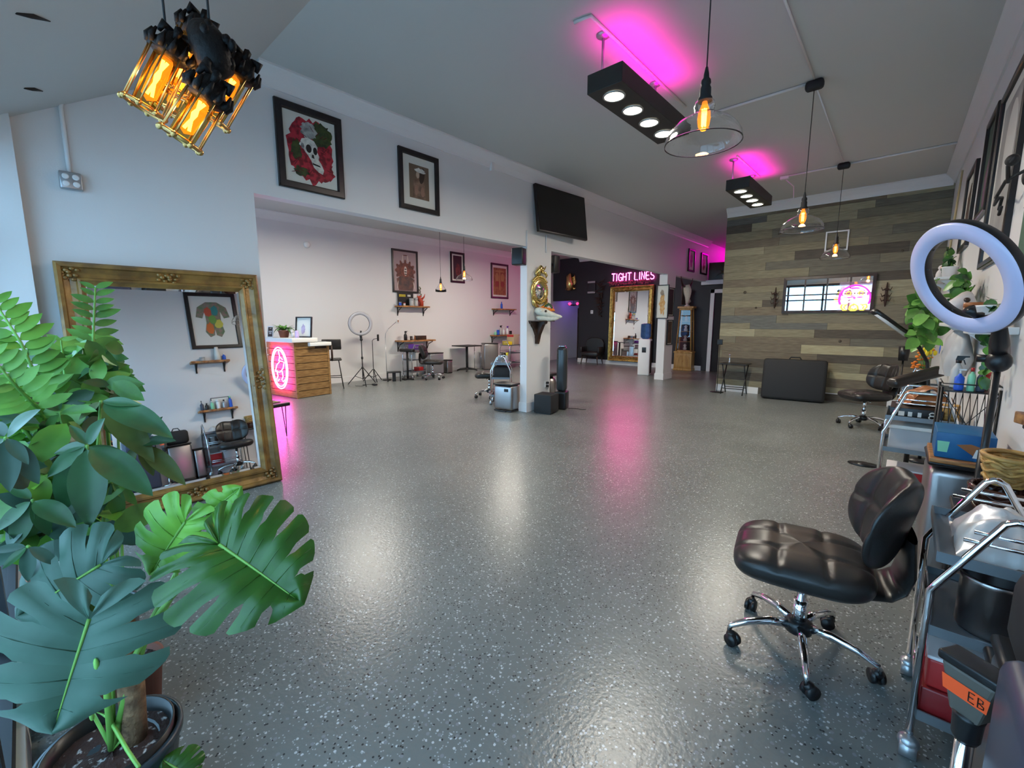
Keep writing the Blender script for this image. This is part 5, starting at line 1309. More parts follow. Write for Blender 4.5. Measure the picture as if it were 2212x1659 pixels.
for (o_, t_, g_, lb, gp, wd, sd, mid_) in ml:
    O, T_ = sight(*o_), sight(*t_); N = CAMD(O) + Vector((0, 0, .25))
    b = MB(); monstera_leaf(b, O, T_, N, lb, gp, wd, .16, sd); lf = plant_part(b, 'leaf', [GREENS[g_], GREENS['vein']], t)
    b = MB(); mm = sight(*mid_); b.tube([base_, base_.lerp(mm, .55) + Vector((0, 0, .06)), mm, O - (T_ - O).normalized() * .0 - N.normalized() * .012, O], [.009, .008, .0065, .005, .004], 8); plant_part(b, 'petiole', GREENS['bright'], t)
b = MB(); b.tube([base_, sight(195, 1530, 1.28), sight(235, 1550, 1.25), sight(275, 1620, 1.2), sight(300, 1657, 1.15)], .005, 7); plant_part(b, 'aerial_root', GREENS['bright'], t)
b = MB()
for px, py, dd in ((208, 1435, 1.02), (185, 1530, 1.12), (198, 1545, 1.12), (180, 1512, 1.1)): b.ball(sight(px, py, dd), .006, .006, .016, n=6)
plant_part(b, 'new_bud', GREENS['bright'], t)
# umbrella plant
PS = Vector((-2.24, .06, 0))
t = thing('umbrella_plant', 'umbrella plant with drooping dark leaflet fans before the gilt mirror', 'potted plant', PS)
pot(t, .15, .34, 'potgrey'); trunk = PS + Vector((0, 0, .30))
wh = [((188, 962, 1.24), [(92, 1030), (108, 975), (130, 1130), (192, 1140), (330, 1062), (300, 1010), (215, 905), (150, 915)], 'dark', .40),
      ((218, 866, 1.42), [(368, 932), (335, 992), (252, 915), (168, 905), (300, 870)], 'olive', .34),
      ((12, 945, 1.14), [(70, 882), (62, 1000), (88, 1045), (20, 1060), (-50, 1000), (-40, 900)], 'monblue', .38),
      ((300, 958, 1.46), [(372, 945), (402, 1042), (335, 1030), (262, 1015), (345, 900)], 'olive', .32),
      ((70, 1080, 1.18), [(-20, 1150), (20, 1190), (110, 1160), (160, 1130), (10, 1040)], 'dark', .36),
      ((240, 1040, 1.36), [(200, 1120), (262, 1130), (300, 1090), (180, 1060), (290, 1030)], 'mid', .36),
      ((130, 890, 1.40), [(60, 850), (90, 935), (170, 940), (200, 880), (110, 840)], 'mid', .34),
      ((60, 1180, 1.12), [(0, 1230), (60, 1260), (130, 1220), (-30, 1190)], 'monblue', .36)]
for (c_, tips, g_, wd) in wh:
    O = sight(*c_)
    for k, (tx, ty) in enumerate(tips):
        b = MB(); T_ = sight(tx, ty, c_[2] * (1 + .03 * ((k % 3) - 1))); d_ = (T_ - O)
        simple_leaf(b, O + d_ * .05, T_, CAMD(O) * .8 + Vector((0, 0, .6)), wd, .22, .12, 0, 12)
        n3 = (CAMD(O) * .8 + Vector((0, 0, .6))).normalized()
        lf = plant_part(b, 'leaflet', GREENS[g_ if k % 4 else 'dark'], t)
    b = MB(); b.tube([trunk, trunk.lerp(O, .5) + Vector((0, 0, .05)), O], [.010, .007, .004], 7); plant_part(b, 'stem', GREENS['bright'], t)
# feathery fronds
PZ_ = Vector((-2.85, .04, 0))
t = thing('zz_plant', 'pale green feathery frond plant at the window edge, taller than its neighbours', 'potted plant', PZ_)
pot(t, .11, .30, 'white')
fr = [([(-10, 655, 1.35), (45, 740, 1.38), (85, 830, 1.42), (115, 900, 1.5)], 44, 'lime', 17), ([(-20, 770, 1.2), (35, 835, 1.25), (80, 880, 1.35), (110, 930, 1.5)], 44, 'bright', 13),
      ([(206, 622, 1.75), (203, 690, 1.75), (200, 770, 1.72), (190, 860, 1.7)], 34, 'mid', 14), ([(132, 735, 1.6), (138, 790, 1.62), (145, 850, 1.6), (150, 900, 1.6)], 30, 'bright', 9),
      ([(-20, 860, 1.3), (30, 900, 1.35), (70, 950, 1.4)], 44, 'lime', 9), ([(235, 790, 1.8), (215, 830, 1.75), (195, 880, 1.7)], 42, 'mid', 7)]
q = random.Random(17)
for pts_, sz, g_, n in fr:
    P3 = [sight(*p) for p in pts_]; b = MB(); st_ = P3 + [PZ_ + Vector((0, 0, .28))]
    b.tube(st_, [.003 + .0015 * k for k in range(len(st_))], 6); plant_part(b, 'stem', GREENS['bright'], t)
    b = MB()
    for k in range(n):
        f = k / (n - 1) * (len(P3) - 1); i = min(len(P3) - 2, int(f)); p = P3[i].lerp(P3[i + 1], f - i); dr = (P3[i] - P3[i + 1]).normalized()
        for s_ in (-1, 1):
            side = dr.cross(CAMD(p)).normalized() * s_; L_ = sz / 945 * (p - Vector((0, 0, CAMH))).length * q.uniform(.75, 1.1) * (.6 + .4 * math.sin(PI * (k + 1) / (n + 1)))
            simple_leaf(b, p, p + (side + dr * .5 + Vector((0, 0, q.uniform(-.3, .2)))).normalized() * L_, CAMD(p) + Vector((q.uniform(-.4, .4), 0, .4)), .42, .1, .1, 0, 6)
    plant_part(b, 'frond', GREENS[g_], t)
b = MB(); b.tube([sight(187, 738, 1.7), sight(168, 832, 1.65), PZ_ + Vector((.02, 0, .28))], .006, 7); plant_part(b, 'stake', M['tan'], t)
# dense low foliage between them
PF = Vector((-2.62, .24, 0))
def bush(name, label, P0, regions, seed, matsel, L=(.06, .12), potr=.13, poth=.32, pm='potgrey', cat='potted plant', wd=.55):
    t = thing(name, label, cat, P0); q = random.Random(seed)
    pot(t, potr, poth, pm)
    for gi, g_ in enumerate(matsel):
        b = MB()
        for (cx, cy, rx_, ry_, d0, d1, n) in regions:
            for k in range(n // len(matsel)):
                a, rr_ = q.uniform(0, 2 * PI), math.sqrt(q.random()); O = sight(cx + rx_ * rr_ * math.cos(a), cy + ry_ * rr_ * math.sin(a), q.uniform(d0, d1))
                dv = Vector((q.uniform(-1, 1), q.uniform(-1, 1), q.uniform(-1.0, .5))).normalized(); T_ = O + dv * q.uniform(*L)
                lim = xr(O.y) - .10; O.x = min(O.x, lim); T_.x = min(T_.x, lim)
                simple_leaf(b, O, T_, CAMD(O) + Vector((q.uniform(-.8, .8), q.uniform(-.8, .8), q.uniform(0, 1))), wd, .15, .2, 0, 6)
        plant_part(b, 'foliage', GREENS[g_], t)
    b = MB()
    for (cx, cy, rx_, ry_, d0, d1, n) in regions:
        for k in range(3): O = sight(cx + q.uniform(-.5, .5) * rx_, cy + q.uniform(-.5, .5) * ry_, (d0 + d1) / 2); O.x = min(O.x, xr(O.y) - .04); b.tube([P0 + Vector((0, 0, poth * .85)), P0.lerp(O, .5) + Vector((0, 0, .1)), O], .005, 6)
    plant_part(b, 'stem', GREENS['bright'], t)
    return t
bush('bushy_plant', 'dense broad-leaved plant filling the space beside the mirror frame', Vector((-1.975, .12, 0)), [(195, 800, 60, 75, 1.55, 1.9, 90), (235, 850, 35, 50, 1.6, 1.9, 40), (140, 850, 70, 50, 1.5, 1.85, 60)], 41, ['mid', 'dark', 'bright'], (.07, .13), .11, .24, 'terracotta')
bush('leafy_plant', 'mixed dark and yellow-green foliage low at the window edge behind the monstera', Vector((-2.55, .04, 0)), [(90, 1000, 120, 110, 1.3, 1.6, 110), (150, 1110, 120, 70, 1.3, 1.5, 70), (30, 1090, 60, 120, 1.2, 1.4, 50)], 42, ['dark', 'mid', 'lime', 'monblue'], (.08, .15), .10, .28)

# ------------------------------------------------------------ picture wall on the right
def onr(y, z, d=0.0): return (xr(y) - d, y, z)
RZ = -PI / 2 + R(1.04)
picture('framed_print', 'pale framed figure print, largest and nearest on the picture wall', 'picture', 1.05, 1.30, onr(4.80, 2.52), RZ, .05, .06, [([(-.9, -.9), (.9, -.9), (.9, .95), (-.9, .95)], 0), (ell(.1, .3, .5, .55), 1)], [A('fog', (.34, .33, .31), col2=(.22, .21, .20), scale=3), A('fog2', (.5, .49, .46))])
picture('framed_print', 'dark green and plum framed print, middle of the picture wall', 'picture', .62, .85, onr(5.80, 2.80), RZ, .05, .0, [(blob(0, .5, .7, .4, 1), 0), (blob(0, -.4, .6, .5, 2), 1)], [A('deepgreen', (.02, .06, .04)), A('plum', (.12, .04, .09))], bg=inkb)
picture('framed_print', 'narrow dark framed print, farthest on the picture wall near the planks', 'picture', .80, .85, onr(7.05, 2.66), RZ, .05, .05, [(blob(0, 0, .8, .8, 1), 0)], [A('umber2', (.10, .06, .045), vary=.5)])
t = thing('wall_hook', 'twisted black iron candle branch mounted beside the largest print', 'wall decoration', onr(3.92, 2.22), RZ)
b = MB(); b.tube([(.12, -.03, .06), (-.0, -.09, .04), (-.20, -.10, -.01), (-.34, -.06, .01), (-.40, -.06, -.05), (-.36, -.06, -.09), (-.31, -.06, -.05)], .009, 7); b.tube([(0, -.08, .03), (.1, -.1, .1), (.22, -.09, .11)], .01, 7); b.ball((.13, -.09, .12), .05, .03, .03); b.tube([(-.16, -.10, 0), (-.12, -.11, -.07), (-.07, -.10, -.04)], .007, 6); b.ball((0, -.01, .05), .04, .02, .05)
b.build('branch', M['blackmatte'], t)
t = thing('pinned_card', 'dark green card with white paper edge pinned low on the picture wall', 'card', onr(3.70, 1.95), RZ)
MB().box(-.13, .13, -.012, 0, -.17, .13).build('card', M['green'], t); MB().box(-.13, .10, -.018, -.012, .13, .20).build('paper_edge', M['paper'], t)
t.children[0]
def plain_shelf(label, y, z, L, D=.20, m='white'):
    t = thing('wall_shelf', label, 'shelf', onr(y, z), RZ)
    MB().rbox(-L / 2, L / 2, -D, 0, -.03, 0, .006).build('board', M[m], t)
    for sx in (-1, 1): MB().prism([(0, -.03), (-D * .8, -.03), (0, -.16)], sx * L * .35 - .008, sx * L * .35 + .008, plane='yz').build('bracket', M[m], t)
plain_shelf('small white wall shelf seen through the ring light, the higher one', 7.2, 1.93, 1.0, .22)
plain_shelf('white wall shelf seen through the ring light, just above its lower rim', 4.95, 1.44, 1.2, .20)
def vine(name, label, P0, regions, seed, matsel, L=(.05, .10), pm='white', potr=.07, poth=.12, wd=.8):
    return bush(name, label, Vector(P0), regions, seed, matsel, L, potr, poth, pm, 'potted plant', wd)
vine('pothos', 'bright green trailing pothos left of the ring light', onr(6.45, 1.50, .11), [(2000, 690, 32, 60, 4.2, 4.6, 90), (2020, 640, 25, 40, 4.3, 4.6, 30)], 51, ['bright', 'mid'], (.09, .16))
o = MB().rbox(-.12, .12, -.20, 0, 1.46, 1.50, .006).build('wall_shelf', M['white']); tag(o, 'tiny white shelf carrying the bright trailing pothos', 'shelf', loc=onr(6.45, 0), rz=RZ)
vine('potted_plant', 'dark leafy plant on the lower white shelf, framed by the ring light', onr(5.05, 1.44, .09), [(2110, 630, 52, 45, 3.3, 3.8, 110), (2085, 665, 50, 24, 3.3, 3.7, 50)], 52, ['mid', 'dark'], (.07, .13))
vine('potted_plant', 'dark plant on the higher white shelf, near the bamboo canes', onr(6.95, 1.93, .10), [(2075, 565, 28, 34, 4.8, 5.2, 60)], 53, ['mid', 'dark'], (.08, .14))
vine('hanging_vine', 'round-leaved vine trailing down the wall at the right picture edge', onr(3.62, 1.42, .10), [(2196, 700, 16, 60, 2.3, 2.5, 44), (2190, 800, 18, 30, 2.3, 2.45, 14)], 54, ['mid', 'dark'], (.06, .10))
o = MB().rbox(-.12, .12, -.19, 0, 1.38, 1.42, .006).build('wall_shelf', M['white']); tag(o, 'tiny white shelf carrying the round-leaved vine', 'shelf', loc=onr(3.62, 0), rz=RZ)
b = MB()
for k in range(4): b.tube([(.0 + .02 * k, -.10, 0), (.04 * k - .05, -.08, 1.05 + .06 * k)], .010, 6)
o = b.build('bamboo_canes', M['tan']); tag(o, 'pale bamboo canes leaning between the dark prints on the higher shelf', 'canes', loc=onr(7.45, 1.93, 0), rz=RZ)
t = thing('figurine', 'small orange and white bird figurine on the higher white shelf', 'figurine', onr(7.62, 1.93, .13), 0)
b = MB(); b.ball((0, 0, .08), .05, .05, .08); b.ball((0, -.02, .17), .035); b.build('body', M['plaster'], t); MB().ball((0, -.05, .17), .015, .03, .015).build('beak', M['orangec'], t)
t = thing('animal_skull', 'pale animal skull ornament on the lower white shelf behind the ring light', 'skull', onr(4.62, 1.44, .10), RZ + R(40))
b = MB(); b.tube([(0, 0, .10), (0, -.05, .16), (0, -.11, .12), (0, -.15, .07)], [.05, .07, .05, .02], 12); b.tube([(0, 0, .0), (0, -.01, .10)], [.05, .04], 10); b.build('cranium', M['plaster'], t); b = MB(); b.ball((-.05, -.08, .16), .02, n=8); b.ball((.05, -.08, .16), .02, n=8); b.build('eye_socket', M['dkwood'], t)
bottle('terracotta_pot', 'little terracotta jar on the lower white shelf', onr(4.42, 1.44, .10), .14, .05, 'caramel', 'caramel', 'jar', 'jar')
t = thing('hanging_bag', 'crumpled white plastic bag with a blue mark hung below the lower shelf', 'bag', onr(5.0, 1.02, 0), RZ)
b = MB()
def BG(u, v):
    a = 2 * PI * u; r_ = (.15 + .05 * math.sin(v * PI)) * (1 - .55 * v ** 3); n_ = noise.noise(Vector((math.cos(a) * 2, math.sin(a) * 2, v * 3))) * .035
    return ((r_ + n_) * math.cos(a) * 1.1, -.10 + (r_ * .45 + n_) * math.sin(a), v * .36)
b.grid(BG, 28, 14); b.build('bag', M['filmy'], t); MB().prism([(-.05, .20), (.02, .24), (.05, .21), (-.0, .17)], -.207, -.203).build('mark', M['blue'], t)
MB().cyl((0, -.01, .40), (0, -.09, .37), .006).cyl((0, -.09, .37), (0, -.09, .33), .006).build('hook', M['black'], t)
q = random.Random(71); t = thing('flower_pot', 'potted orange and yellow flowers under the pothos', 'potted plant', (.17, 6.90, .708)); pot(t, .06, .12, 'black')
b = MB()
for k in range(26): b.ball((q.uniform(-.10, .06), q.uniform(-.08, .08), q.uniform(.16, .42)), .02, .02, .012, n=6)
b.build('blossom', M['orangec'], t); b = MB()
for k in range(12): b.ball((q.uniform(-.02, .08), q.uniform(-.06, .06), q.uniform(.28, .52)), .018, .018, .03, n=6)
b.build('yellow_blossom', M['yellow'], t, label='yellow blossoms')
b = MB()
for k in range(9): b.tube([(0, 0, .10), (q.uniform(-.08, .08), q.uniform(-.06, .06), .36)], .004, 5)
b.build('stem', GREENS['mid'], t)

# ------------------------------------------------------------ trolleys and clutter on the right
make_cart('nearest chrome trolley beside the black swivel chair, with red crates', (.130, 1.86, 0), 0, W=.318, D=.46, h=.875, ins=.155)
t = thing('steel_canister', 'round stainless canister on the middle shelf of the nearest trolley', 'canister', (.285, 2.00, .458))
MB().lathe([(.078, 0), (.082, .01), (.082, .165), (.086, .17), (.086, .182), (.080, .186), (.078, .17), (.078, .01), (0, .01)], (0, 0, 0), 36, cap=False).build('body', M['steel'], t)
o = MB().rbox(-.10, .10, -.08, .08, 0, .10, .008).rbox(-.103, .103, -.083, .083, .10, .112, .004, 1).build('red_crate', [M['red'], M['redlid']]); tag(o, 'red sharps box with pale lid, upper one on the low shelf of the nearest trolley', 'box', loc=(.25, 1.965, .252))
o = MB().rbox(-.11, .11, -.09, .09, 0, .103, .008).build('red_crate', mat('deep_red_plastic', (.22, .012, .014), .35)); tag(o, 'darker red box under the sharps box on the nearest trolley', 'box', loc=(.25, 1.965, .148))
o = MB().rbox(-.12, .12, -.15, .15, 0, .21, .01).build('storage_bin', M['clear']); tag(o, 'clear plastic storage bin toward the back of the nearest trolley', 'bin', loc=(.27, 2.23 - .08, .458)); o.location = (.27, 2.185, .148); o.scale = (1, .75, 1.2)
t = thing('film_wrap', 'crumpled translucent plastic sheet heaped on the top tray of the nearest trolley', 'plastic sheet', (.285, 2.08, .708))
b = MB(); b.grid(lambda u, v: ((u - .5) * .21, (v - .5) * .33, .005 + .12 * (math.sin(PI * u) * math.sin(PI * v)) ** .5 + .03 * noise.noise(Vector((u * 5, v * 6, 1)))), 24, 28); b.build('sheet', M['filmy'], t)
t = thing('pole_stand', 'silver pole with black collar, grey head and orange tape at the bottom right corner', 'stand', (.178, 1.30, 0), R(-35))
b = MB(); b.cyl((0, 0, .02), (0, 0, .565), .016, n=20); b.lathe([(.10, 0), (.10, .012), (.02, .022)], (0, 0, 0), 24); b.build('pole', M['chrome'], t)
MB().lathe([(.020, .535), (.024, .545), (.026, .59), (.028, .60)], (0, 0, 0), 22).build('collar', M['black'], t)
b = MB(); b.add([(-.026, -.02, .595), (.026, -.02, .595), (.026, .02, .595), (-.026, .02, .595), (-.048, -.026, .70), (.048, -.026, .70), (.048, .026, .70), (-.048, .026, .70)], [(3, 2, 1, 0), (4, 5, 6, 7), (0, 1, 5, 4), (1, 2, 6, 5), (2, 3, 7, 6), (3, 0, 4, 7)])
b.build('head', mat('dark_taupe_plastic', (.10, .09, .075), .45), t, bevel=.006)
b = MB(); b.add([(-.0385, -.0245, .638), (.0385, -.0245, .638), (.0425, -.0262, .672), (-.0425, -.0262, .672)], [(0, 1, 2, 3)], 0)
b.tube([(.018, -.0264, .644), (.008, -.0262, .644), (.008, -.0272, .666), (.018, -.0272, .666)], .0011, 5, 1); b.tube([(.008, -.0268, .655), (.016, -.0268, .655)], .0011, 5, 1); b.tube([(.024, -.0263, .644), (.024, -.0273, .666), (.032, -.0272, .664), (.032, -.0269, .658), (.025, -.0268, .655), (.034, -.0266, .651), (.034, -.0264, .646)], .0011, 5, 1, closed=True)
b.build('orange_tape', [M['orange'], M['black']], t)
MB().rbox(-.055, .055, -.03, .03, .70, .722, .006).build('top_plate', M['black'], t)
bin_box('large stainless step bin in the bottom right corner', (.35, 1.51, 0), RZ, .32, .20, .62, rnd=.03)
t = thing('black_bag', 'bulky black bag lying on the large step bin, seen in the gilt mirror', 'bag', (.36, 1.51, .62))
MB().rbox(-.10, .10, -.15, .15, 0, .22, .05).build('body', M['blackmatte'], t); MB().tube([(0, -.06, .21), (0, -.03, .26), (0, .03, .26), (0, .06, .21)], .008, 6).build('handle', M['blackmatte'], t)
bin_box('narrow stainless bin between the large step bin and the trolley', (.36, 1.755, 0), RZ, .13, .20, .50, rnd=.02)
o = MB().rbox(-.14, .14, -.19, .19, 0, .82, .03).build('storage_tub', M['navy']); tag(o, 'navy storage tub seen only in the gilt mirror, by the window', 'tub', loc=(.33, 1.02, 0))
# items the gilt mirror shows on the near part of this wall
suit = [([(-.78, .60), (-.30, .84), (.30, .84), (.78, .60), (.92, .16), (.58, .10), (.42, .42), (.40, -.10), (.52, -.50), (.30, -.75), (.05, -.66), (0, -.40), (-.05, -.66), (-.30, -.75), (-.52, -.50), (-.40, -.10), (-.42, .42), (-.58, .10), (-.92, .16)], 0),
        (blob(-.12, .45, .2, .22, 1), 1), (blob(.25, .4, .2, .2, 2), 2), (blob(-.25, -.15, .22, .2, 3), 3), (blob(.25, -.35, .2, .25, 4), 4), (blob(.05, .05, .2, .2, 5), 5)]
picture('framed_suit_drawing', 'black framed colourful tattoo body-suit drawing, seen reflected in the gilt mirror', 'picture', .78, 1.02, onr(2.33, 2.72), RZ, .065, .04, suit,
        [A('suit', (.30, .18, .16), col2=(.12, .20, .10), scale=20), A('teal', (.03, .22, .22)), A('suitred', (.5, .08, .04)), A('suityel', (.55, .5, .08)), A('suitor', (.6, .15, .03)), A('suitgrn', (.15, .3, .06))], matm='paper')
for zz, lb in ((1.98, 'upper'), (1.12, 'lower')):
    s_ = wall_shelf(lb + ' live-edge shelf above the nearest trolley, seen in the gilt mirror', onr(2.16, zz), RZ, .58, .13, .20)
t = thing('paper_cone', 'draped white paper towel on the upper reflected shelf', 'paper towel', onr(2.28, 1.98, .065)); b = MB(); b.lathe([(.055, 0), (.045, .1), (.03, .22), (.028, .24)], (0, 0, 0), 8); b.build('towel', M['paper'], t)
bottle('bottle', 'blue bottle at the far end of the upper reflected shelf', onr(2.38, 1.98, .06), .12, .03, 'blue', 'white')
bottle('jar', 'low clear jar on the upper reflected shelf', onr(2.05, 1.98, .06), .07, .04, 'filmy', 'castgrey', 'jar', 'jar')
for k, (y_, h_, m_, c_, kd, lb) in enumerate(((1.93, .17, 'navy', 'black', 'pump', 'dark pump bottle'), (2.00, .12, 'black', 'black', 'round', 'small black bottle'), (2.08, .15, 'mint', 'white', 'round', 'green-labelled bottle'), (2.17, .16, 'white', 'white', 'jar', 'white tub'), (2.26, .15, 'castgrey', 'black', 'round', 'grey bottle'), (2.36, .20, 'blue', 'mint', 'round', 'tall blue bottle'))):
    bottle('bottle', lb + ' on the lower reflected shelf', onr(y_, 1.12, .065), h_, .028, m_, c_, kd)
picture('leaning_frame', 'small black frame leaning behind the bottles of the lower reflected shelf', 'picture', .28, .20, onr(2.22, 1.225, .012), RZ, .012, .0, None, None, matm='paper', depth=.012)
# basket stand and steel bin behind the nearest trolley
t = thing('side_table', 'slim black stand carrying the baskets beside the ring light pole', 'table', (.315, 2.56, 0))
MB().rbox(-.11, .11, -.13, .13, .66, .685, .006).build('tabletop', M['black'], t)
for sx in (-.09, .09):
    for sy in (-.11, .11): MB().cyl((sx, sy, 0), (sx, sy, .66), .008, n=7).build('leg', M['black'], t)
def basket(name, label, loc, r0, r1, h, m, waves, sx=1.0, sy=1.0):
    t = thing(name, label, 'basket', loc); b = MB()
    b.grid(lambda u, v: (((r0 + (r1 - r0) * v) * (1 + .05 * math.sin(waves * 2 * PI * u + v * 9))) * math.cos(2 * PI * u) * sx, ((r0 + (r1 - r0) * v) * (1 + .05 * math.sin(waves * 2 * PI * u + v * 9))) * math.sin(2 * PI * u) * sy, h * v), 72, 12); b.lathe([(0, .004), (r0, .004)], (0, 0, 0), 24, cap=False, sx=sx, sy=sy)
    b.build('body', M[m], t); MB().tube([(r1 * math.cos(2 * PI * k / 30) * sx, r1 * math.sin(2 * PI * k / 30) * sy, h) for k in range(30)], .010, 7, closed=True).build('rim', M[m], t)
    for k in range(3):
        MB().tube([((r0 + (r1 - r0) * (k + .7) / 3.4 + .004) * math.cos(2 * PI * j / 30) * sx, (r0 + (r1 - r0) * (k + .7) / 3.4 + .004) * math.sin(2 * PI * j / 30) * sy, h * (k + .7) / 3.4 + .008 * math.sin(j * 1.3 + k)) for j in range(30)], .007, 6, closed=True).build('weave_band', M[m], t)
basket('lacquered_basket', 'glossy red-brown wicker basket under the golden one', (.340, 2.58, .686), .070, .090, .095, 'redwick', 14, 1, 1.15)
basket('wicker_basket', 'golden wicker basket stacked highest beside the ring light pole', (.355, 2.62, .795), .062, .078, .115, 'wicker', 10, 1, 1.2)
bin_box('tall stainless bin with black lid under the blue printed box', (.265, 3.26, 0), RZ, .36, .25, .74, rnd=.05)
t = thing('wooden_board', 'dark wooden board lying on the tall stainless bin', 'board', (.265, 3.22, .741)); MB().rbox(-.125, .125, -.19, .19, 0, .022, .004).build('plank', M['shelfwood'], t)
t = thing('printed_box', 'blue printed cardboard box with orange picture on the tall stainless bin', 'box', (.262, 3.22, .764))
MB().rbox(-.105, .105, -.15, .15, 0, .13, .003).build('carton', M['bluebox'], t)
b = MB(); b.prism([(-.03, .0 + .075), (.02, .085), (.102, .06), (.102, .012), (.05, .015)], -.1512, -.1502); b.build('orange_print', M['caramel'], t); MB().prism([(-.095, .03), (-.06, .03), (-.055, .085), (-.10, .085)], -.1512, -.1502).build('green_print', M['mint'], t)
MB().prism([(.03, .018), (.06, .018), (.065, .06), (.04, .062)], -.1522, -.1512).build('pale_print', M['paper'], t)
t = thing('ring_light', 'big black-backed ring light with pale lilac diffuser at the right', 'ring light', (.318, 2.98, 0))
RC = Vector((.152, 2.80, 1.635)) - Vector((.318, 2.98, 0)); Q = Matrix.Translation(RC) @ Matrix.Rotation(R(-55), 4, 'Z') @ Matrix.Rotation(R(24), 4, 'X')
R0, ri = .262, .188
b = MB(); b.lathe([(R0 * .985, -.002), (R0, .006), (R0 * .995, .030), (R0 * .95, .040), (ri * 1.05, .040), (ri * .985, .030), (ri * .98, .006), (ri * .995, -.002)], (0, 0, 0), 72, axis=(0, 1, 0), cap=False)
for k in range(10): a = 2 * PI * k / 10 + .3; b.ball((ri * 1.0 * math.cos(a), .012, ri * 1.0 * math.sin(a)), .008, n=6)
b.xform(Q); b.build('housing', M['black'], t)
b = MB(); b.lathe([(R0 * .99, -.002), (R0 * .965, -.014), (ri * 1.04, -.014), (ri * .99, -.002)], (0, 0, 0), 72, axis=(0, 1, 0), cap=False); b.xform(Q); b.build('diffuser', M['lit'], t)
k0 = Q @ Vector((.06, .03, -R0 * .95)); k1 = Vector((0, 0, 1.31))
b = MB(); b.tube([Q @ Vector((.045, .03, -R0 * .80)), k0, k0.lerp(k1, .5) + Vector((0, 0, -.01)), k1], [.02, .024, .034, .036], 12); b.ball(k1 + Vector((.0, -.02, -.04)), .045, .04, .05, n=12); b.cyl(k1 + Vector((-.07, 0, -.03)), k1 + Vector((.0, 0, -.03)), .018, n=12)
b.tube([Q @ Vector((.0, .02, -ri)), Q @ Vector((0, -.0, -ri * .9)), Q @ Vector((.0, -.012, -ri * .72))], [.022, .012, .024], 9); b.build('tilt_mount', M['black'], t)
b = MB(); b.cyl((0, 0, .08), (0, 0, 1.28), .0145, n=12); b.cyl((0, 0, .3), (0, 0, .85), .019, n=12); b.build('pole', M['black'], t); tripod(t, .42, .115)
# black wire rack with bottles
t = thing('wire_rack', 'black wire mesh rack with bottles between the tall bin and the carts', 'rack', (.305, 3.84, 0))
b = MB()
for x in (-.12, .12):
    for y in (-.14, .14): b.cyl((x, y, 0), (x, y, 1.06), .008, n=7)
b.build('upright', M['black'], t)
for z in (.30, .66, 1.03):
    s_ = MB(); s_.rbox(-.12, .12, -.14, .14, z, z + .008, .002)
    for x in (-.12, .12): s_.tube([(x, -.14, z + .05), (x, .14, z + .05)], .004, 5)
    s_.tube([(-.12, -.14, z + .05), (.12, -.14, z + .05)], .004, 5); s_.build('shelf', M['black'], t)
g = MB()
for k in range(9): g.tube([(-.12 + .03 * k, -.142, .66), (-.12 + .03 * ((k + 1) % 9), -.142, 1.03)], .002, 4); g.tube([(-.12 + .03 * ((k + 1) % 9), -.142, .66), (-.12 + .03 * k, -.142, 1.03)], .002, 4)
g.build('mesh_panel', M['black'], t)
for (x, y, h_, r_, m_, c_, kd, lb) in ((.255, 3.74, .13, .022, 'blue', 'white', 'pump', 'blue pump bottle'), (.305, 3.74, .14, .018, 'mint', 'red', 'round', 'mint bottle with red cap'), (.345, 3.74, .15, .020, 'navy', 'black', 'spray', 'dark spray bottle'), (.25, 3.88, .20, .030, 'filmy', 'black', 'spray', 'clear spray bottle with black trigger'), (.37, 3.88, .11, .024, 'red', 'red', 'jar', 'red jar')):
    bottle('bottle', lb + ' on top of the wire rack', (x, y, 1.039), h_, r_, m_, c_, kd)
# middle trolley
make_cart('middle chrome trolley with clear bin and boxes, left of the tall bin', (-.075, 4.42, 0), 0, W=.44, D=.50, h=.92)
o = MB().rbox(-.17, .17, -.19, .19, 0, .17, .01).build('storage_bin', M['clear']); tag(o, 'clear storage bin on the middle shelf of the middle trolley', 'bin', loc=(.13, 4.68, .458))
t = thing('white_folder', 'white paper stack on the clear bin of the middle trolley', 'paper stack', (.13, 4.65, .629)); MB().rbox(-.18, .18, -.20, .20, 0, .028, .004).build('paper', M['paper'], t)
t = thing('boxed_supplies', 'black supply box with white lettering on the top tray of the middle trolley', 'box', (.10, 4.64, .708))
MB().rbox(-.15, .15, -.18, .18, 0, .085, .004).build('carton', M['black'], t)
b = MB()
for k, w__ in enumerate((.05, .035, .03)): b.box(-.10 + .055 * k, -.10 + .055 * k + w__ * .7, -.182, -.180, .025, .06)
b.tube([(.09 + .015 * math.cos(2 * PI * k / 12), -.181, .055 + .012 * math.sin(2 * PI * k / 12)) for k in range(12)], .004, 5, closed=True); b.tube([(.09 + .017 * math.cos(2 * PI * k / 12), -.181, .030 + .013 * math.sin(2 * PI * k / 12)) for k in range(12)], .004, 5, closed=True)
b.build('white_print', M['paper'], t)
o = MB().rbox(-.13, .13, -.13, .13, 0, .13, .01).rbox(-.133, .133, -.133, .133, .13, .145, .004, 1).build('red_crate', [M['red'], M['redlid']]); tag(o, 'red sharps box on the low shelf of the middle trolley', 'box', loc=(.10, 4.66, .148))
for x_, lb in ((.262, 'left of two'), (.312, 'right of two')):
    o = MB().lathe([(.022, 0), (.022, .13), (.018, .14), (0, .14)], (0, 0, 0), 16).build('tan_tube', M['wicker']); tag(o, 'golden cardboard tube, %s on the middle trolley tray' % lb, 'tube', loc=(x_, 4.50, .708))
t = thing('leather_cushion', 'caramel brown leather cushion on the black box of the middle trolley', 'cushion', (.16, 4.72, .795), R(20))
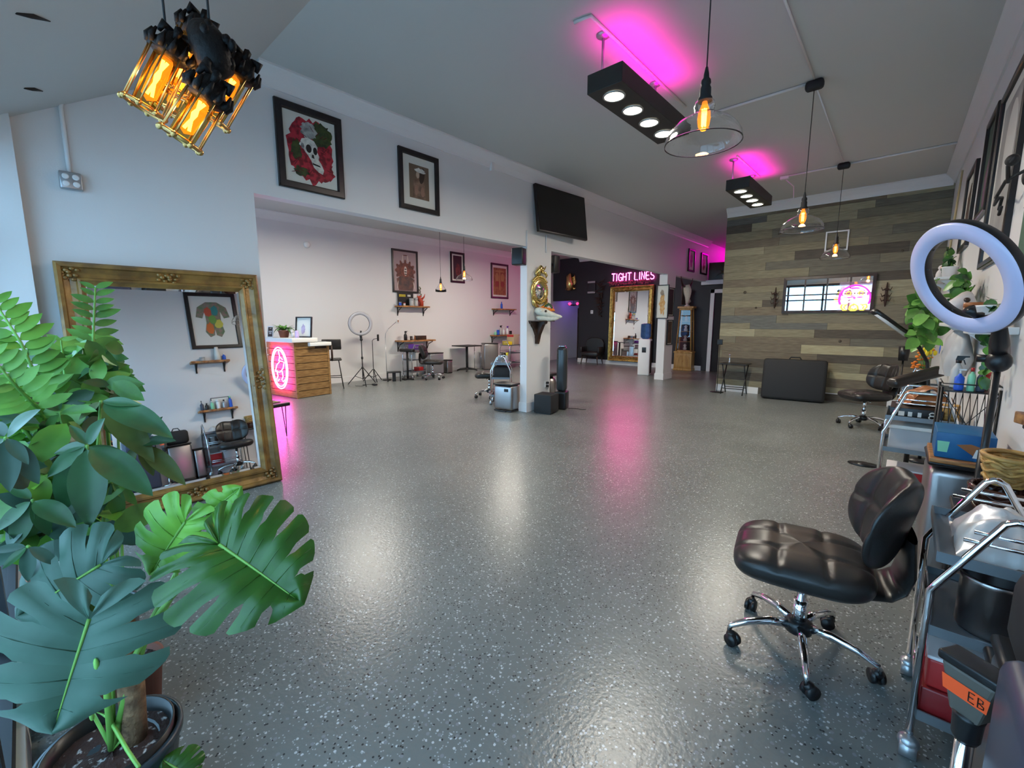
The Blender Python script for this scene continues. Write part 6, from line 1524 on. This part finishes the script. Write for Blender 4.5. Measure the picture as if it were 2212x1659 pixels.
b = MB(); b.grid(lambda u, v: ((u - .5) * .30, (v - .5) * .20, .10 + .04 * math.sin(PI * u) - .18 * (abs(u - .5) ** 2) * 2 + .02 * noise.noise(Vector((u * 4, v * 4, 5)))), 20, 14); b.rbox(-.13, .13, -.09, .09, 0, .085, .03); b.build('cushion', M['caramel'], t)
b = MB(); b.lathe([(.0, 0), (.16, .002), (.17, .006), (0, .012)], (0, 0, 0), 26); o = b.build('foot_pedal', M['black']); tag(o, 'flat round black pedal on the floor left of the middle trolley', 'pedal', loc=(-.22, 5.62, 0)); o.scale = (.75, .6, 1)
# armrest and arm lamp stands
t = thing('armrest_stand', 'black padded armrest tilted on a stand behind the middle trolley', 'armrest', (.10, 5.62, 0), R(40))
b = MB(); b.rbox(-.25, .25, -.07, .07, -.045, .045, .04); b.xform(Matrix.Translation((0, 0, .93)) @ Matrix.Rotation(R(-16), 4, 'Y')); b.build('pad', M['leather'], t)
b = MB(); b.cyl((0, 0, .02), (0, 0, .90), .02, n=12); b.build('post', M['black'], t)
MB().rbox(-.16, .16, -.03, .03, 0, .03, .01).build('foot', M['black'], t)
t = thing('task_lamp', 'black arm lamp with a white light bar reaching toward the neon face sign', 'lamp', (.21, 6.15, 0))
LB = Vector((.21, 6.15, 0)); p0, p1, p2 = sight(1888, 672, 4.45) - LB, sight(1968, 728, 4.5) - LB, sight(2003, 782, 4.55) - LB
b = MB(); b.tube([p0, p1], .052, 10, flat=.5); b.tube([p1, p1.lerp(p2, .2)], .04, 10); b.build('head', M['black'], t)
dn = Vector((0, 0, -.014)) + CAMD(p0 + LB) * .012
b = MB(); b.tube([p0.lerp(p1, .06) + dn, p0.lerp(p1, .85) + dn * 1.5], .024, 8, flat=.7); b.build('light_bar', M['white'], t)
b = MB(); b.tube([p1, p1.lerp(p2, .5) + Vector((.01, 0, 0)), p2, Vector((0, 0, .75)), Vector((0, 0, .02))], [.022, .018, .016, .015, .015], 10); b.build('arm', M['black'], t)
MB().lathe([(.12, 0), (.12, .02), (.02, .03)], (0, 0, 0), 22).build('base', M['black'], t)
make_cart('third chrome trolley behind the padded armrest', (.0, 6.55, 0), 0, W=.36, D=.46, h=.92)
o = MB().rbox(-.10, .10, -.10, .10, 0, .13, .012).build('navy_box', M['navy']); tag(o, 'small dark box on the middle shelf of the third trolley', 'box', loc=(.15, 6.75, .458))
dup(chair0, (-.36, 7.72, 0), R(-50), 'black leather swivel chair before the plank wall, beside the trolleys')
t = thing('cup_stand', 'black cup-shaped holder on a thin stand behind the far swivel chair', 'stand', (-.02, 8.35, 0)); MB().lathe([(.055, .90), (.065, 1.10), (.06, 1.10), (.05, .92), (0, .91)], (0, 0, 0), 20).build('cup', M['black'], t); MB().cyl((0, 0, .01), (0, 0, .91), .012, n=10).build('pole', M['black'], t); MB().lathe([(.10, 0), (.10, .012), (0, .02)], (0, 0, 0), 20).build('base', M['black'], t)

# dark cracks in the sloped ceiling
def slope_pt(px, py):
    o = Vector((0, 0, CAMH)); d = sight(px, py, 1) - o; s_ = (ZC - 2.51) / (1.6 - (YF - .2))
    k = (2.51 + s_ * -(YF - .2) - o.z) / (d.z - s_ * d.y); return o + d * k
for (a_, c_, lb) in (((34, 28), (108, 46), 'larger dark crack in the sloped ceiling at the top window corner'), ((52, 190), (92, 197), 'shorter dark crack in the sloped ceiling above the grey outlet box')):
    p_, q_ = slope_pt(*a_), slope_pt(*c_); o = MB().tube([Vector((0, 0, 0)), (q_ - p_) * .4 + Vector((.012, .004, .002)), q_ - p_], [.006, .014, .003], 7).build('ceiling_crack', M['blackmatte']); tag(o, lb, 'crack', loc=p_)
